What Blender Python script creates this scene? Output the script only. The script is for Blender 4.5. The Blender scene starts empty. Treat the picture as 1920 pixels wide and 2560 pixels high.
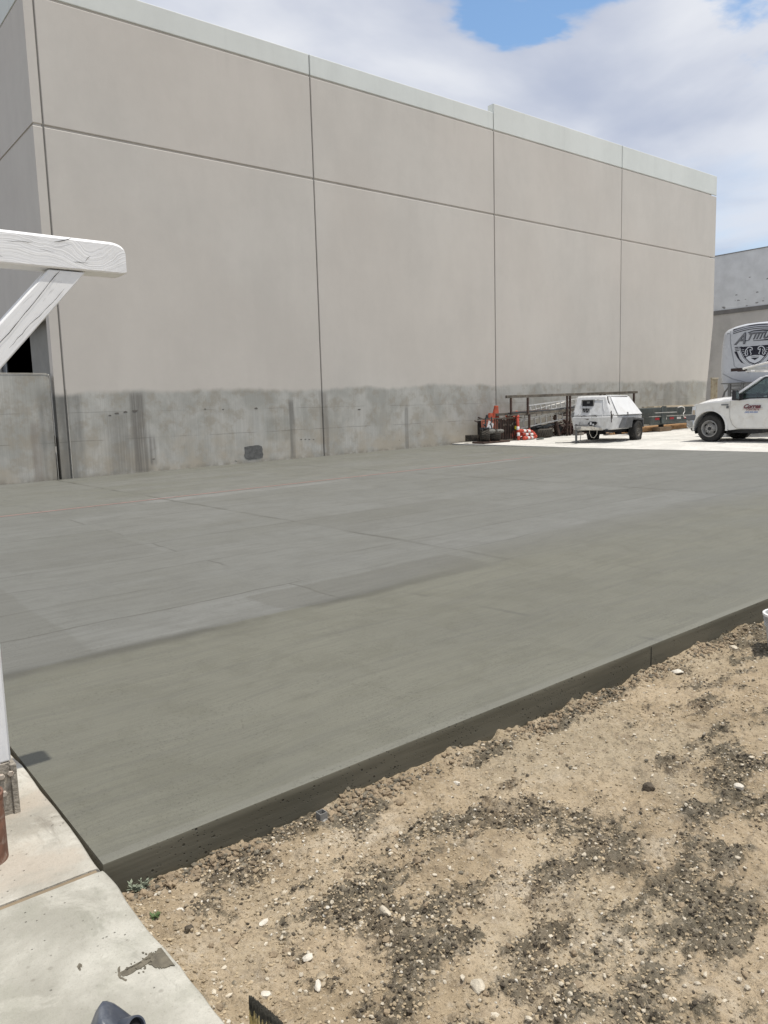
import bpy, math, random
import numpy as np
from mathutils import Matrix, Vector

random.seed(11); rng = np.random.default_rng(11)
scene = bpy.context.scene
COL = scene.collection

# ------------------------------------------------------------------ camera, sky, sun, exposure
H0 = 1.536            # eye height above the slab datum
SL = 0.0153           # the yard rises gently along +X
F_PX, YAW, PITCH, ROLL = 1923.0, 0.6747, 0.1301, -0.0286
cam = bpy.data.cameras.new('camera'); cam_o = bpy.data.objects.new('camera', cam); COL.objects.link(cam_o)
fw = Vector((math.sin(YAW)*math.cos(PITCH), math.cos(YAW)*math.cos(PITCH), -math.sin(PITCH)))
rt = Vector((math.cos(YAW), -math.sin(YAW), 0)); up = rt.cross(fw)
r2 = math.cos(ROLL)*rt + math.sin(ROLL)*up; u2 = -math.sin(ROLL)*rt + math.cos(ROLL)*up
M = Matrix.Identity(4)
for i in range(3):
    M[i][0], M[i][1], M[i][2] = r2[i], u2[i], -fw[i]
M[2][3] = H0
cam_o.matrix_world = M
cam.sensor_fit = 'VERTICAL'; cam.sensor_height = 36.0; cam.sensor_width = 27.0; cam.lens = F_PX/2560*36
cam.clip_start = 0.05; cam.clip_end = 3000
scene.camera = cam_o

SUN_DIR = Vector((0.165, -0.192, 1.0)).normalized()
SUN_EL = math.asin(SUN_DIR.z); SUN_AZ = math.atan2(SUN_DIR.x, SUN_DIR.y)
world = bpy.data.worlds.new('World'); scene.world = world; world.use_nodes = True
sun = bpy.data.lights.new('sun', 'SUN'); sun.energy = 4.2; sun.angle = math.radians(0.55); sun.color = (1.0, 0.95, 0.87)
sun_o = bpy.data.objects.new('sun', sun); COL.objects.link(sun_o); sun_o.location = (0, 0, 60)
sun_o.rotation_euler = SUN_DIR.to_track_quat('Z', 'Y').to_euler()
scene.view_settings.view_transform = 'Standard'
try: scene.view_settings.look = 'None'
except Exception: pass
scene.view_settings.gamma = 1.0; scene.view_settings.use_curve_mapping = False
scene.view_settings.exposure = 0.0
scene.render.engine = 'CYCLES'
scene.render.resolution_x, scene.render.resolution_y = 768, 1024


# ------------------------------------------------------------------ node helper
class G:
    def __init__(s, tree): s.t = tree; s.n = tree.nodes; s.l = tree.links
    def put(s, sock, v):
        if v is None: return
        if isinstance(v, bpy.types.NodeSocket): s.l.new(v, sock)
        else:
            try: sock.default_value = v
            except Exception:
                if isinstance(v, (int, float)): sock.default_value = (v, v, v)
                else: sock.default_value = (*v, 1.0)
    def m(s, op, a, b=None, c=None, clamp=False):
        n = s.n.new('ShaderNodeMath'); n.operation = op; n.use_clamp = clamp
        for i, v in enumerate((a, b, c)): s.put(n.inputs[i], v)
        return n.outputs[0]
    def v(s, op, a, b=None):
        n = s.n.new('ShaderNodeVectorMath'); n.operation = op
        s.put(n.inputs[0], a); s.put(n.inputs[1], b)
        return n.outputs[1] if op in ('LENGTH', 'DOT_PRODUCT', 'DISTANCE') else n.outputs[0]
    def sep(s, v):
        n = s.n.new('ShaderNodeSeparateXYZ'); s.put(n.inputs[0], v); return n.outputs
    def comb(s, x, y, z):
        n = s.n.new('ShaderNodeCombineXYZ')
        for i, q in enumerate((x, y, z)): s.put(n.inputs[i], q)
        return n.outputs[0]
    def noise(s, vec, scale, detail=4, rough=.55, dist=0.0, out=0):
        n = s.n.new('ShaderNodeTexNoise'); s.put(n.inputs['Vector'], vec)
        n.inputs['Scale'].default_value = scale; n.inputs['Detail'].default_value = detail
        n.inputs['Roughness'].default_value = rough; n.inputs['Distortion'].default_value = dist
        return n.outputs[out]
    def voro(s, vec, scale, feat='F1', out=0):
        n = s.n.new('ShaderNodeTexVoronoi'); s.put(n.inputs['Vector'], vec); n.feature = feat
        n.inputs['Scale'].default_value = scale; return n.outputs[out]
    def sm(s, x, a, b, lo=0.0, hi=1.0):
        n = s.n.new('ShaderNodeMapRange'); n.interpolation_type = 'SMOOTHSTEP'
        for i, q in enumerate((x, a, b, lo, hi)): s.put(n.inputs[i], q)
        return n.outputs[0]
    def mix(s, f, a, b, mode='MIX'):
        n = s.n.new('ShaderNodeMix'); n.data_type = 'RGBA'; n.blend_type = mode
        s.put(n.inputs[0], f); s.put(n.inputs[6], a); s.put(n.inputs[7], b)
        return n.outputs[2]
    def bump(s, h, strength, dist=0.01, normal=None):
        n = s.n.new('ShaderNodeBump'); s.put(n.inputs['Height'], h)
        n.inputs['Strength'].default_value = strength; n.inputs['Distance'].default_value = dist
        if normal is not None: s.put(n.inputs['Normal'], normal)
        return n.outputs[0]
    def scale(s, v, sc): return s.v('MULTIPLY', v, sc)
    def band(s, x, x0, w, soft):    # 1 inside |x-x0| < w
        d = s.m('ABSOLUTE', s.m('SUBTRACT', x, x0)); return s.sm(d, w, w+soft, 1.0, 0.0)


MATS = {}
def newmat(name):
    m = bpy.data.materials.new(name); m.use_nodes = True
    g = G(m.node_tree); b = m.node_tree.nodes['Principled BSDF']; MATS[name] = m
    return m, g, b

def mat(name, col, rough=.6, metal=0.0, var=.12, vs=6.0, bump=0.0, bs=60.0, spec=.35, dirt=None, dirt_amt=.5, coat=0.0):
    """plain surface with mottled tone, optional grime and fine relief"""
    m, g, b = newmat(name)
    tc = g.n.new('ShaderNodeTexCoord').outputs['Object']
    n = g.noise(tc, vs, 5, .6)
    c = g.mix(g.sm(n, .3, .7), tuple(x*(1-var) for x in col), tuple(min(1, x*(1+var)) for x in col))
    if dirt is not None:
        d = g.noise(tc, vs*1.7, 6, .7)
        c = g.mix(g.sm(d, .48, .72, 0, dirt_amt), c, dirt)
    g.put(b.inputs['Base Color'], c)
    g.put(b.inputs['Roughness'], g.sm(n, .2, .8, max(.05, rough-.08), min(1, rough+.1)))
    b.inputs['Metallic'].default_value = metal; b.inputs['Specular IOR Level'].default_value = spec
    b.inputs['Coat Weight'].default_value = coat; b.inputs['Coat Roughness'].default_value = .06
    if bump: g.put(b.inputs['Normal'], g.bump(g.noise(tc, bs, 4, .6), bump, .01))
    return m

# world: clear Nishita sky behind a broken layer of thin cloud
def build_world():
    t = world.node_tree; t.nodes.clear(); g = G(t)
    out = g.n.new('ShaderNodeOutputWorld'); bg = g.n.new('ShaderNodeBackground'); g.l.new(bg.outputs[0], out.inputs[0])
    bg.inputs[1].default_value = 0.1
    sky = g.n.new('ShaderNodeTexSky'); sky.sky_type = 'NISHITA'; sky.sun_disc = False
    sky.sun_elevation = SUN_EL; sky.sun_rotation = SUN_AZ
    sky.air_density = 1.0; sky.dust_density = 0.6; sky.ozone_density = 1.5
    d = g.n.new('ShaderNodeTexCoord').outputs['Generated']
    x, y, z = g.sep(d)
    zz = g.m('ADD', g.m('MAXIMUM', z, 0.0), 0.16)
    p = g.comb(g.m('DIVIDE', x, zz), g.m('DIVIDE', y, zz), 0.0)
    n1 = g.noise(g.v('ADD', p, (3.1, 1.7, 0)), 0.75, 8, .52, .25)
    n2 = g.noise(g.v('ADD', p, (9.3, 4.1, 2)), 2.1, 6, .55, .2)
    cov = g.m('ADD', g.m('MULTIPLY', n1, .75), g.m('MULTIPLY', n2, .25))
    # two clear gaps that the wind has torn in the layer
    for (gx, gy, gr, ga) in WORLD_GAPS:
        dd = g.v('DISTANCE', p, (gx, gy, 0))
        dd = g.m('ADD', dd, g.m('MULTIPLY', g.m('SUBTRACT', n2, .5), 1.1))
        cov = g.m('SUBTRACT', cov, g.sm(dd, 0.0, gr, ga, 0.0))
    fac = g.sm(cov, .22, .52)
    n3 = g.noise(g.v('ADD', p, (1.2, 7.7, 5)), 1.25, 6, .48, .3)
    cc = g.mix(g.sm(n3, .34, .64), (4.75, 5.2, 6.45, 1), (8.9, 9.0, 9.3, 1))
    low = g.sm(z, 0.0, .55, 1.0, 0.0)
    cc = g.mix(g.m('MULTIPLY', low, .55), cc, (5.1, 5.75, 7.2, 1))
    skyc = g.mix(1.0, sky.outputs[0], (1.6, 1.75, 1.75, 1), 'MULTIPLY')
    g.l.new(g.mix(g.m('MULTIPLY', fac, .97), skyc, cc), bg.inputs[0])

def pix_dir(px, py):
    return fw + r2*((px-960)/F_PX) - u2*((py-1280)/F_PX)
def cloud_p(px, py):
    d = pix_dir(px, py).normalized(); zz = max(d.z, 0)+.16
    return d.x/zz, d.y/zz
WORLD_GAPS = [(*cloud_p(1450, -5), .24, .42), (*cloud_p(1320, 100), .15, .25), (*cloud_p(1890, -30), .22, .32)]
build_world()


# ------------------------------------------------------------------ mesh helpers
ROOT = {}        # object name -> matrix of its thing
def reg(o, root): ROOT[o.name] = root

def tag(o, label=None, cat=None, group=None, kind=None):
    if label: o['label'] = label
    if cat: o['category'] = cat
    if group: o['group'] = group
    if kind: o['kind'] = kind
    return o

def thing(name, label, cat, loc=(0, 0, 0), rotz=0.0, group=None, mtx=None, kind=None):
    o = bpy.data.objects.new(name, None); COL.objects.link(o); o.empty_display_size = .1
    m = mtx if mtx is not None else Matrix.Translation(loc) @ Matrix.Rotation(rotz, 4, 'Z')
    o.matrix_world = m; reg(o, m)
    return tag(o, label, cat, group, kind)

class MB:
    def __init__(s): s.v = []; s.f = []; s.mi = []; s.cur = 0
    def mat(s, i): s.cur = i; return s
    def add(s, vs, fs):
        b = len(s.v); s.v += [tuple(map(float, q)) for q in vs]
        for f in fs: s.f.append(tuple(b+i for i in f)); s.mi.append(s.cur)
        return s
    def box(s, x0, x1, y0, y1, z0, z1):
        vs = [(x, y, z) for z in (z0, z1) for y in (y0, y1) for x in (x0, x1)]
        return s.add(vs, [(0, 2, 3, 1), (4, 5, 7, 6), (0, 1, 5, 4), (2, 6, 7, 3), (0, 4, 6, 2), (1, 3, 7, 5)])
    def hexa(s, lo, hi):        # two quads, matching corners
        return s.add(list(lo)+list(hi), [(3, 2, 1, 0), (4, 5, 6, 7), (0, 1, 5, 4), (1, 2, 6, 5), (2, 3, 7, 6), (3, 0, 4, 7)])
    def bar(s, p, q, w, h=None, upv=(0, 0, 1)):
        h = w if h is None else h
        p = Vector(p); q = Vector(q); d = (q-p).normalized(); u = Vector(upv)
        if abs(d.dot(u)) > .98: u = Vector((0, 1, 0))
        a = d.cross(u).normalized(); b = a.cross(d).normalized()
        c = [(-w/2, -h/2), (w/2, -h/2), (w/2, h/2), (-w/2, h/2)]
        return s.hexa([p+a*x+b*y for x, y in c], [q+a*x+b*y for x, y in c])
    def tube(s, pts, r, n=8, cap=True):
        pts = [Vector(p) for p in pts]; rs = r if isinstance(r, (list, tuple)) else [r]*len(pts)
        vs, fs = [], []; a = None
        for i, p in enumerate(pts):
            d = (pts[min(i+1, len(pts)-1)]-pts[max(i-1, 0)]).normalized()
            if a is None:
                u = Vector((0, 0, 1)) if abs(d.z) < .9 else Vector((1, 0, 0)); a = d.cross(u).normalized()
            a = (a-d*a.dot(d)).normalized(); b = d.cross(a)
            for k in range(n):
                t = 2*math.pi*k/n; vs.append(p+(a*math.cos(t)+b*math.sin(t))*rs[i])
        for i in range(len(pts)-1):
            for k in range(n):
                k2 = (k+1) % n; fs.append((i*n+k, i*n+k2, (i+1)*n+k2, (i+1)*n+k))
        if cap:
            fs.append(tuple(range(n-1, -1, -1))); fs.append(tuple((len(pts)-1)*n+k for k in range(n)))
        return s.add(vs, fs)
    def lathe(s, prof, c, axis, n=32, close=False, ph=0.0):
        """prof: (r, h) along axis from c"""
        c = Vector(c); ax = Vector(axis).normalized()
        u = Vector((0, 0, 1)) if abs(ax.z) < .9 else Vector((1, 0, 0)); a = ax.cross(u).normalized(); b = ax.cross(a)
        vs = [c+ax*h+(a*math.cos(2*math.pi*k/n+ph)+b*math.sin(2*math.pi*k/n+ph))*max(r, 1e-4) for r, h in prof for k in range(n)]
        m = len(prof); fs = []
        for i in range(m if close else m-1):
            j = (i+1) % m
            for k in range(n):
                k2 = (k+1) % n; fs.append((i*n+k, j*n+k, j*n+k2, i*n+k2))
        return s.add(vs, fs)
    def prism(s, poly, frame, d0, d1):
        """poly: 2-D outline; frame(a, b, depth) -> xyz"""
        n = len(poly)
        vs = [frame(a, b, d0) for a, b in poly]+[frame(a, b, d1) for a, b in poly]
        fs = [tuple(range(n-1, -1, -1)), tuple(range(n, 2*n))]+[(i, (i+1) % n, n+(i+1) % n, n+i) for i in range(n)]
        return s.add(vs, fs)
    def build(s, name, m, parent=None, bevel=0.0, seg=2, smooth=False, local=False, angle=35):
        me = bpy.data.meshes.new(name)
        vs = s.v
        if parent is not None and not local:
            inv = ROOT[parent.name].inverted(); vs = [tuple(inv @ Vector(q)) for q in vs]
        me.from_pydata(vs, [], s.f); me.update()
        ms = m if isinstance(m, (list, tuple)) else [m]
        for q in ms: me.materials.append(q)
        if len(ms) > 1: me.polygons.foreach_set('material_index', s.mi)
        import bmesh
        bm = bmesh.new(); bm.from_mesh(me); bmesh.ops.recalc_face_normals(bm, faces=bm.faces); bm.to_mesh(me); bm.free()
        o = bpy.data.objects.new(name, me); COL.objects.link(o)
        if parent is not None:
            o.parent = parent; reg(o, ROOT[parent.name])
        else: reg(o, Matrix.Identity(4))
        if bevel:
            b = o.modifiers.new('bevel', 'BEVEL'); b.width = bevel; b.segments = seg; b.limit_method = 'ANGLE'; b.angle_limit = math.radians(angle)
            b.harden_normals = False
        if smooth or bevel:
            me.polygons.foreach_set('use_smooth', [True]*len(me.polygons))
            try: me.set_sharp_from_angle(angle=math.radians(angle))
            except Exception: pass
        return o

def text(name, body, m, parent, origin, xdir, ydir, size, extrude=.002, shear=0.0, offset=0.0, space=1.0, xs=1.0):
    cu = bpy.data.curves.new(name, 'FONT'); cu.body = body; cu.size = size; cu.extrude = extrude; cu.shear = shear
    cu.offset = offset; cu.space_character = space; cu.resolution_u = 4
    cu.materials.append(m)
    t_ = bpy.data.objects.new(name, cu); COL.objects.link(t_); dg_ = bpy.context.evaluated_depsgraph_get()
    me = bpy.data.meshes.new_from_object(t_.evaluated_get(dg_)); bpy.data.objects.remove(t_); bpy.data.curves.remove(cu)
    o = bpy.data.objects.new(name, me); COL.objects.link(o)
    x = Vector(xdir).normalized(); y = Vector(ydir).normalized(); z = x.cross(y)
    mm = Matrix.Identity(4)
    for i in range(3): mm[i][0], mm[i][1], mm[i][2], mm[i][3] = x[i]*xs, y[i], z[i], origin[i]
    o.parent = parent; o.matrix_local = ROOT[parent.name].inverted() @ mm; reg(o, ROOT[parent.name])
    return o

def copy_tree(o, parent=None, mtx=None, label=None):
    c = o.copy(); COL.objects.link(c)
    if parent is not None: c.parent = parent
    if mtx is not None: c.matrix_world = mtx; ROOT[c.name] = mtx
    if label: c['label'] = label
    for ch in [q for q in list(COL.objects) if q.parent == o]: copy_tree(ch, c)
    return c

def mesh_np(name, V, Fc, m, parent=None, smooth=True):
    me = bpy.data.meshes.new(name); nv, nf = len(V), len(Fc); k = Fc.shape[1]
    me.vertices.add(nv); me.vertices.foreach_set('co', np.ascontiguousarray(V, np.float32).ravel())
    me.loops.add(nf*k); me.loops.foreach_set('vertex_index', np.ascontiguousarray(Fc, np.int32).ravel())
    me.polygons.add(nf); me.polygons.foreach_set('loop_start', np.arange(0, nf*k, k, dtype=np.int32))
    try: me.polygons.foreach_set('loop_total', np.full(nf, k, np.int32))
    except Exception: pass
    me.polygons.foreach_set('use_smooth', np.full(nf, smooth))
    me.update(calc_edges=True); me.validate()
    for q in (m if isinstance(m, (list, tuple)) else [m]): me.materials.append(q)
    o = bpy.data.objects.new(name, me); COL.objects.link(o)
    if parent is not None: o.parent = parent; reg(o, ROOT[parent.name])
    else: reg(o, Matrix.Identity(4))
    return o

_tab = rng.random((8, 256, 256))
def vnoise(x, y, k=0):
    x = np.asarray(x); y = np.asarray(y)
    xi = np.floor(x).astype(int); yi = np.floor(y).astype(int); fx = x-xi; fy = y-yi
    fx = fx*fx*(3-2*fx); fy = fy*fy*(3-2*fy); t = _tab[k % 8]
    a = t[xi & 255, yi & 255]; b = t[(xi+1) & 255, yi & 255]; c = t[xi & 255, (yi+1) & 255]; d = t[(xi+1) & 255, (yi+1) & 255]
    return (a*(1-fx)+b*fx)*(1-fy)+(c*(1-fx)+d*fx)*fy
def fbm(x, y, oct=4, k=0, gain=.5):
    s = 0; a = 1; tot = 0
    for i in range(oct):
        s = s+a*vnoise(x*2**i+17.3*i, y*2**i+5.1*i, k+i); tot += a; a *= gain
    return s/tot

def zs(x): return SL*x            # fresh slab, sidewalk datum
def zy(x, y): return SL*x+.05*min(1, max(0, (y-14)/5.8))    # old yard concrete
YW = 19.87                         # face of the big wall
EX0, EX1, EY0, EY1 = .765, 19.0, 2.565, YW-.004      # the fresh slab

# ------------------------------------------------------------------ materials of the setting
def wall_material(name, paint, raw_below=True):
    m, g, b = newmat(name)
    P = g.n.new('ShaderNodeNewGeometry').outputs['Position']; x, y, z = g.sep(P)
    n_big = g.noise(P, .35, 4, .55); n_mid = g.noise(g.scale(P, (1.3, 1.3, .35)), 1.1, 5, .6)
    n_trow = g.noise(P, 3.5, 5, .6, .4)
    tone = g.m('ADD', g.m('MULTIPLY', n_big, .5), g.m('ADD', g.m('MULTIPLY', n_mid, .32), g.m('MULTIPLY', n_trow, .18)))
    pc = g.mix(g.sm(tone, .32, .68), tuple(c*.93 for c in paint), tuple(c*1.045 for c in paint))
    # each bay weathered a little pinker or greyer
    pc = g.mix(g.sm(g.noise(P, .16, 2, .5), .42, .62, 0, .22), pc, tuple(p*q for p, q in zip(paint, (1.02, .97, .94))))
    # faint wash marks under the parapet
    wash = g.m('MULTIPLY', g.sm(g.noise(g.scale(P, (2.4, 2.4, .25)), 1.0, 5, .65), .52, .75), g.sm(z, 10.2, 11.2, 0.0, .14))
    pc = g.mix(wash, pc, tuple(c*.62 for c in paint))
    normal = g.bump(g.m('ADD', g.m('MULTIPLY', n_trow, .7), g.m('MULTIPLY', g.noise(P, 28, 4, .6), .3)), .22, .012)
    col = pc; rough = .78
    if raw_below:
        topz = 2.08 if raw_below is True else raw_below
        e = g.m('ADD', topz, g.m('MULTIPLY', .0125, x))
        e = g.m('ADD', e, g.m('MULTIPLY', g.m('SUBTRACT', g.noise(g.scale(P, (1, 1, .3)), .55, 3, .5), .5), .42))
        e = g.m('ADD', e, g.m('MULTIPLY', g.m('SUBTRACT', g.noise(g.scale(P, (1, 1, .6)), 2.2, 4, .6), .5), .20))
        painted = g.sm(g.m('SUBTRACT', z, e), -.06, .10)
        fine = g.noise(g.scale(P, (38, 38, .5)), 1.0, 4, .65)
        blot = g.noise(g.scale(P, (1, 1, .75)), .9, 6, .62, .3)
        blot2 = g.noise(P, 2.6, 6, .68)
        rc = g.mix(g.sm(blot, .38, .62), (.365, .36, .325, 1), (.50, .49, .45, 1))
        rc = g.mix(g.sm(blot2, .46, .64, 0, .55), rc, (.32, .285, .225, 1))
        rc = g.mix(g.sm(fine, .35, .65, 0, .26), rc, (.26, .255, .235, 1))
        foot = g.m('MULTIPLY', g.sm(g.m('SUBTRACT', z, g.m('MULTIPLY', x, SL)), 0.0, 1.7, .8, 0.0), g.sm(g.noise(P, 1.4, 4, .6), .35, .65))
        rc = g.mix(foot, rc, (.42, .375, .30, 1))
        wet = g.m('MULTIPLY', g.sm(g.m('SUBTRACT', z, g.m('MULTIPLY', x, SL)), 0.0, .16, .5, 0.0), g.sm(g.noise(P, 5, 4, .6), .38, .6))
        rc = g.mix(wet, rc, (.20, .185, .15, 1))
        def streak(rc, x0, w, z0, z1, amt, colr, ns=26):
            wob = g.m('MULTIPLY', g.m('SUBTRACT', g.noise(g.scale(P, (1, 1, .5)), 1.6, 3), .5), .10)
            k = g.m('MULTIPLY', g.band(g.m('ADD', x, wob), x0, w, w*.9+.02), g.m('MULTIPLY', g.sm(z, z0-.06, z0+.1), g.sm(z, z1-.12, z1+.1, 1.0, 0.0)))
            k = g.m('MULTIPLY', k, g.sm(g.noise(g.scale(P, (ns, ns, .35)), 1.0, 4, .6), .28, .62, .25, 1.0))
            return g.mix(g.m('MULTIPLY', k, amt*.85), rc, colr)
        rc = streak(rc, 7.74, .12, .1, 2.2, .85, (.135, .125, .11, 1))
        rc = streak(rc, 7.45, .38, .1, 1.72, .55, (.19, .18, .16, 1))
        rc = streak(rc, 8.08, .05, .28, 1.05, .8, (.14, .13, .12, 1), 6)
        rc = streak(rc, 12.45, .055, .15, 1.95, .85, (.15, .145, .13, 1), 3)
        rc = streak(rc, 13.62, .10, .1, 2.2, .7, (.19, .17, .145, 1))
        rc = streak(rc, 16.99, .045, .15, 1.70, .8, (.16, .155, .14, 1), 3)
        rc = streak(rc, 11.38, .16, .55, 1.72, .6, (.50, .50, .47, 1), 22)
        rc = streak(rc, 5.60, .22, .0, 2.3, .8, (.12, .12, .11, 1), 2)
        rc = streak(rc, 6.05, .16, .0, 2.2, .7, (.14, .14, .13, 1), 2)
        rc = streak(rc, 5.16, .07, .0, 1.5, .6, (.22, .19, .16, 1), 3)
        rc = streak(rc, 11.95, .30, .75, 1.45, .45, (.22, .22, .19, 1), 3)
        rc = streak(rc, 34.2, .35, .4, 2.9, .55, (.17, .165, .15, 1), 3)
        rc = streak(rc, 32.6, .5, .4, 2.7, .4, (.2, .195, .18, 1), 3)
        # pour lines left by the forms
        for z0, sl_, amt in ((.95, .0085, .55), (1.72, 0.0, .4)):
            zc = g.m('ADD', z0, g.m('MULTIPLY', x, sl_))
            zc = g.m('ADD', zc, g.m('MULTIPLY', g.m('SUBTRACT', g.noise(P, 1.2, 3), .5), .05))
            k = g.m('MULTIPLY', g.band(z, zc, .004, .012), g.sm(g.noise(P, .9, 3), .42, .56))
            rc = g.mix(g.m('MULTIPLY', k, amt*.7), rc, (.10, .095, .085, 1))
        # scattered bug holes
        vh = g.voro(P, 1.7); rc = g.mix(g.m('MULTIPLY', g.sm(vh, .018, .03, 1.0, 0.0), .8), rc, (.06, .06, .05, 1))
        col = g.mix(painted, rc, pc)
        nb = g.bump(g.m('ADD', g.m('MULTIPLY', fine, .6), g.m('MULTIPLY', blot2, .4)), .35, .012)
        nm = g.n.new('ShaderNodeMix'); nm.data_type = 'VECTOR'
        g.put(nm.inputs[0], painted); g.put(nm.inputs[4], nb); g.put(nm.inputs[5], normal); normal = nm.outputs[1]
    g.put(b.inputs['Base Color'], col); b.inputs['Roughness'].default_value = rough
    b.inputs['Specular IOR Level'].default_value = .2
    g.put(b.inputs['Normal'], normal)
    return m

M_wall = wall_material('tan wall paint over bare concrete', (.56, .528, .478))
M_para = wall_material('pale parapet paint', (.66, .685, .65), False)
M_joint = mat('joint sealant', (.24, .23, .21), .8)
M_far = None

def slab_material():
    m, g, b = newmat('fresh broomed concrete')
    P = g.n.new('ShaderNodeNewGeometry').outputs['Position']; x, y, z = g.sep(P)
    w1 = g.noise(P, .9, 3); w2 = g.noise(P, 4.0, 3)
    yw = g.m('ADD', y, g.m('ADD', g.m('MULTIPLY', g.m('SUBTRACT', w1, .5), .22), g.m('MULTIPLY', g.m('SUBTRACT', w2, .5), .05)))
    xw = g.m('ADD', x, g.m('MULTIPLY', g.m('SUBTRACT', g.noise(P, 1.3, 3), .5), .16))
    ease = g.sm(x, 3.6, 6.5, .02, .95)
    strip = g.sm(yw, g.m('SUBTRACT', 4.96, g.m('MULTIPLY', ease, .35)), g.m('ADD', 4.98, ease))                     # first pour strip / second pour
    last = g.sm(yw, 13.22, 13.3)
    near = (.141, .139, .109, 1); mid = (.152, .153, .136, 1); far_ = (.158, .158, .132, 1)
    c = g.mix(strip, near, mid); c = g.mix(last, c, far_)
    cloud = g.noise(g.scale(P, (.6, 1.0, 1)), 1.0, 6, .62, .4)
    c = g.mix(g.sm(cloud, .36, .66, 0, .42), c, g.mix(strip, (.172, .169, .134, 1), (.180, .183, .172, 1)))
    # broom passes: one swath beside the other, each with its own tone
    br = g.n.new('ShaderNodeTexBrick'); g.put(br.inputs['Vector'], g.comb(xw, g.m('SUBTRACT', yw, .27), 0))
    br.offset = .37; br.inputs['Scale'].default_value = 1.0; br.inputs['Mortar Size'].default_value = .020
    br.inputs['Mortar Smooth'].default_value = .9; br.inputs['Brick Width'].default_value = 5.52; br.inputs['Row Height'].default_value = .78
    br.inputs['Color1'].default_value = (0, 0, 0, 1); br.inputs['Color2'].default_value = (1, 1, 1, 1); br.inputs['Mortar'].default_value = (.5, .5, .5, 1)
    swt = g.sep(br.outputs['Color'])[0]
    c = g.mix(g.m('MULTIPLY', g.sm(swt, .1, .9), g.m('MULTIPLY', g.m('ADD', .05, g.m('MULTIPLY', strip, .30)), g.sm(g.noise(P, .45, 3), .35, .6, .35, 1.0))), c, (.205, .207, .197, 1))
    ridge = g.m('MULTIPLY', br.outputs['Fac'], g.sm(g.noise(g.scale(P, (.35, 1, 1)), 1.0, 4, .6), .40, .58))
    c = g.mix(g.m('MULTIPLY', ridge, g.m('ADD', .16, g.m('MULTIPLY', strip, .74))), c, (.085, .083, .072, 1))
    # wet patch with square corners beside the second pour's edge
    def rect(x0, x1, y0, y1, s=.05):
        return g.m('MULTIPLY', g.m('MULTIPLY', g.sm(xw, x0, x0+s), g.sm(xw, x1-s, x1, 1., 0.)), g.m('MULTIPLY', g.sm(yw, y0, y0+s), g.sm(yw, y1-s, y1, 1., 0.)))
    for (x0, x1, y0, y1, a) in ((.4, 1.58, 5.02, 7.6, .30), (2.95, 5.3, 4.98, 5.62, .40), (1.8, 3.4, 8.2, 9.6, .22), (5.6, 11.0, 5.02, 5.7, .2), (5.5, 8.4, 7.4, 9.0, .16), (11.1, 19, 5.0, 8.4, .12)):
        c = g.mix(g.m('MULTIPLY', rect(x0, x1, y0, y1), a), c, (.098, .094, .076, 1))
    for (x0, x1, y0, y1, a) in ((5.0, 9.5, 12.7, 13.25, .35), (12.4, 14.8, 12.9, 13.2, .5), (5.3, 5.9, 13.3, 13.6, .5)):
        c = g.mix(g.m('MULTIPLY', rect(x0, x1, y0, y1, .12), a), c, (.27, .272, .262, 1))
    # the line where the two pours meet, coarse and dark
    seam = g.m('MULTIPLY', g.band(yw, 4.95, .018, .12), g.m('MULTIPLY', g.sm(g.noise(P, 1.1, 4, .6), .36, .58, .25, 1.0), g.sm(x, 3.2, 6.2, 1.0, .12)))
    c = g.mix(g.m('MULTIPLY', seam, .8), c, (.07, .068, .056, 1))
    seam2 = g.m('MULTIPLY', g.band(yw, 13.2, .01, .05), .3)
    c = g.mix(seam2, c, (.09, .088, .075, 1))
    # tooled cross joints, hardly open
    for x0 in (5.52, 11.15):
        k = g.m('MULTIPLY', g.band(xw, x0, .010, .045), g.sm(y, 4.9, 5.1)); k = g.m('MULTIPLY', k, g.sm(g.noise(P, .8, 3), .38, .58, .2, 1.0))
        c = g.mix(g.m('MULTIPLY', k, .75), c, (.075, .073, .06, 1))
    k = g.m('MULTIPLY', g.band(g.m('ADD', x, g.m('MULTIPLY', .12, y)), 4.55, .008, .03), g.m('MULTIPLY', g.sm(g.noise(P, 1.7, 3), .5, .62), g.sm(y, 4.7, 4.8, .5, 0.)))
    c = g.mix(k, c, (.08, .078, .066, 1))
    # broom lines
    broom = g.noise(g.comb(g.m('MULTIPLY', x, 1.6), g.m('MULTIPLY', yw, 75), 0), 1.0, 3, .6)
    blt = g.noise(P, 2.6, 6, .68, .5)
    c = g.mix(g.sm(blt, .46, .62, 0, .34), c, g.mix(strip, (.108, .105, .078, 1), (.125, .125, .112, 1)))
    broom2 = g.noise(g.comb(g.m('MULTIPLY', x, .9), g.m('MULTIPLY', yw, 14), 3), 1.0, 4, .6)
    c = g.mix(g.sm(broom, .38, .66, 0, .26), c, (.088, .086, .072, 1))
    c = g.mix(g.sm(broom2, .44, .66, 0, .24), c, (.096, .094, .082, 1))
    # sandy pits
    pit = g.m('MULTIPLY', g.sm(g.noise(P, 130, 3, .7), .6, .7), g.sm(g.noise(P, 1.5, 4, .6), .42, .62, .12, 1.0))
    c = g.mix(g.m('MULTIPLY', pit, .75), c, (.045, .043, .035, 1))
    crumb = g.m('MULTIPLY', g.sm(g.voro(P, 6.5), .018, .034, 1., 0.), g.sm(g.noise(P, .9, 3), .48, .6))
    c = g.mix(g.m('MULTIPLY', crumb, .85), c, (.03, .028, .022, 1))
    lip = g.sm(y, EY0+.045, EY0+.06, 1., 0.)
    c = g.mix(g.m('MULTIPLY', lip, .35), c, (.185, .182, .155, 1))
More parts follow.
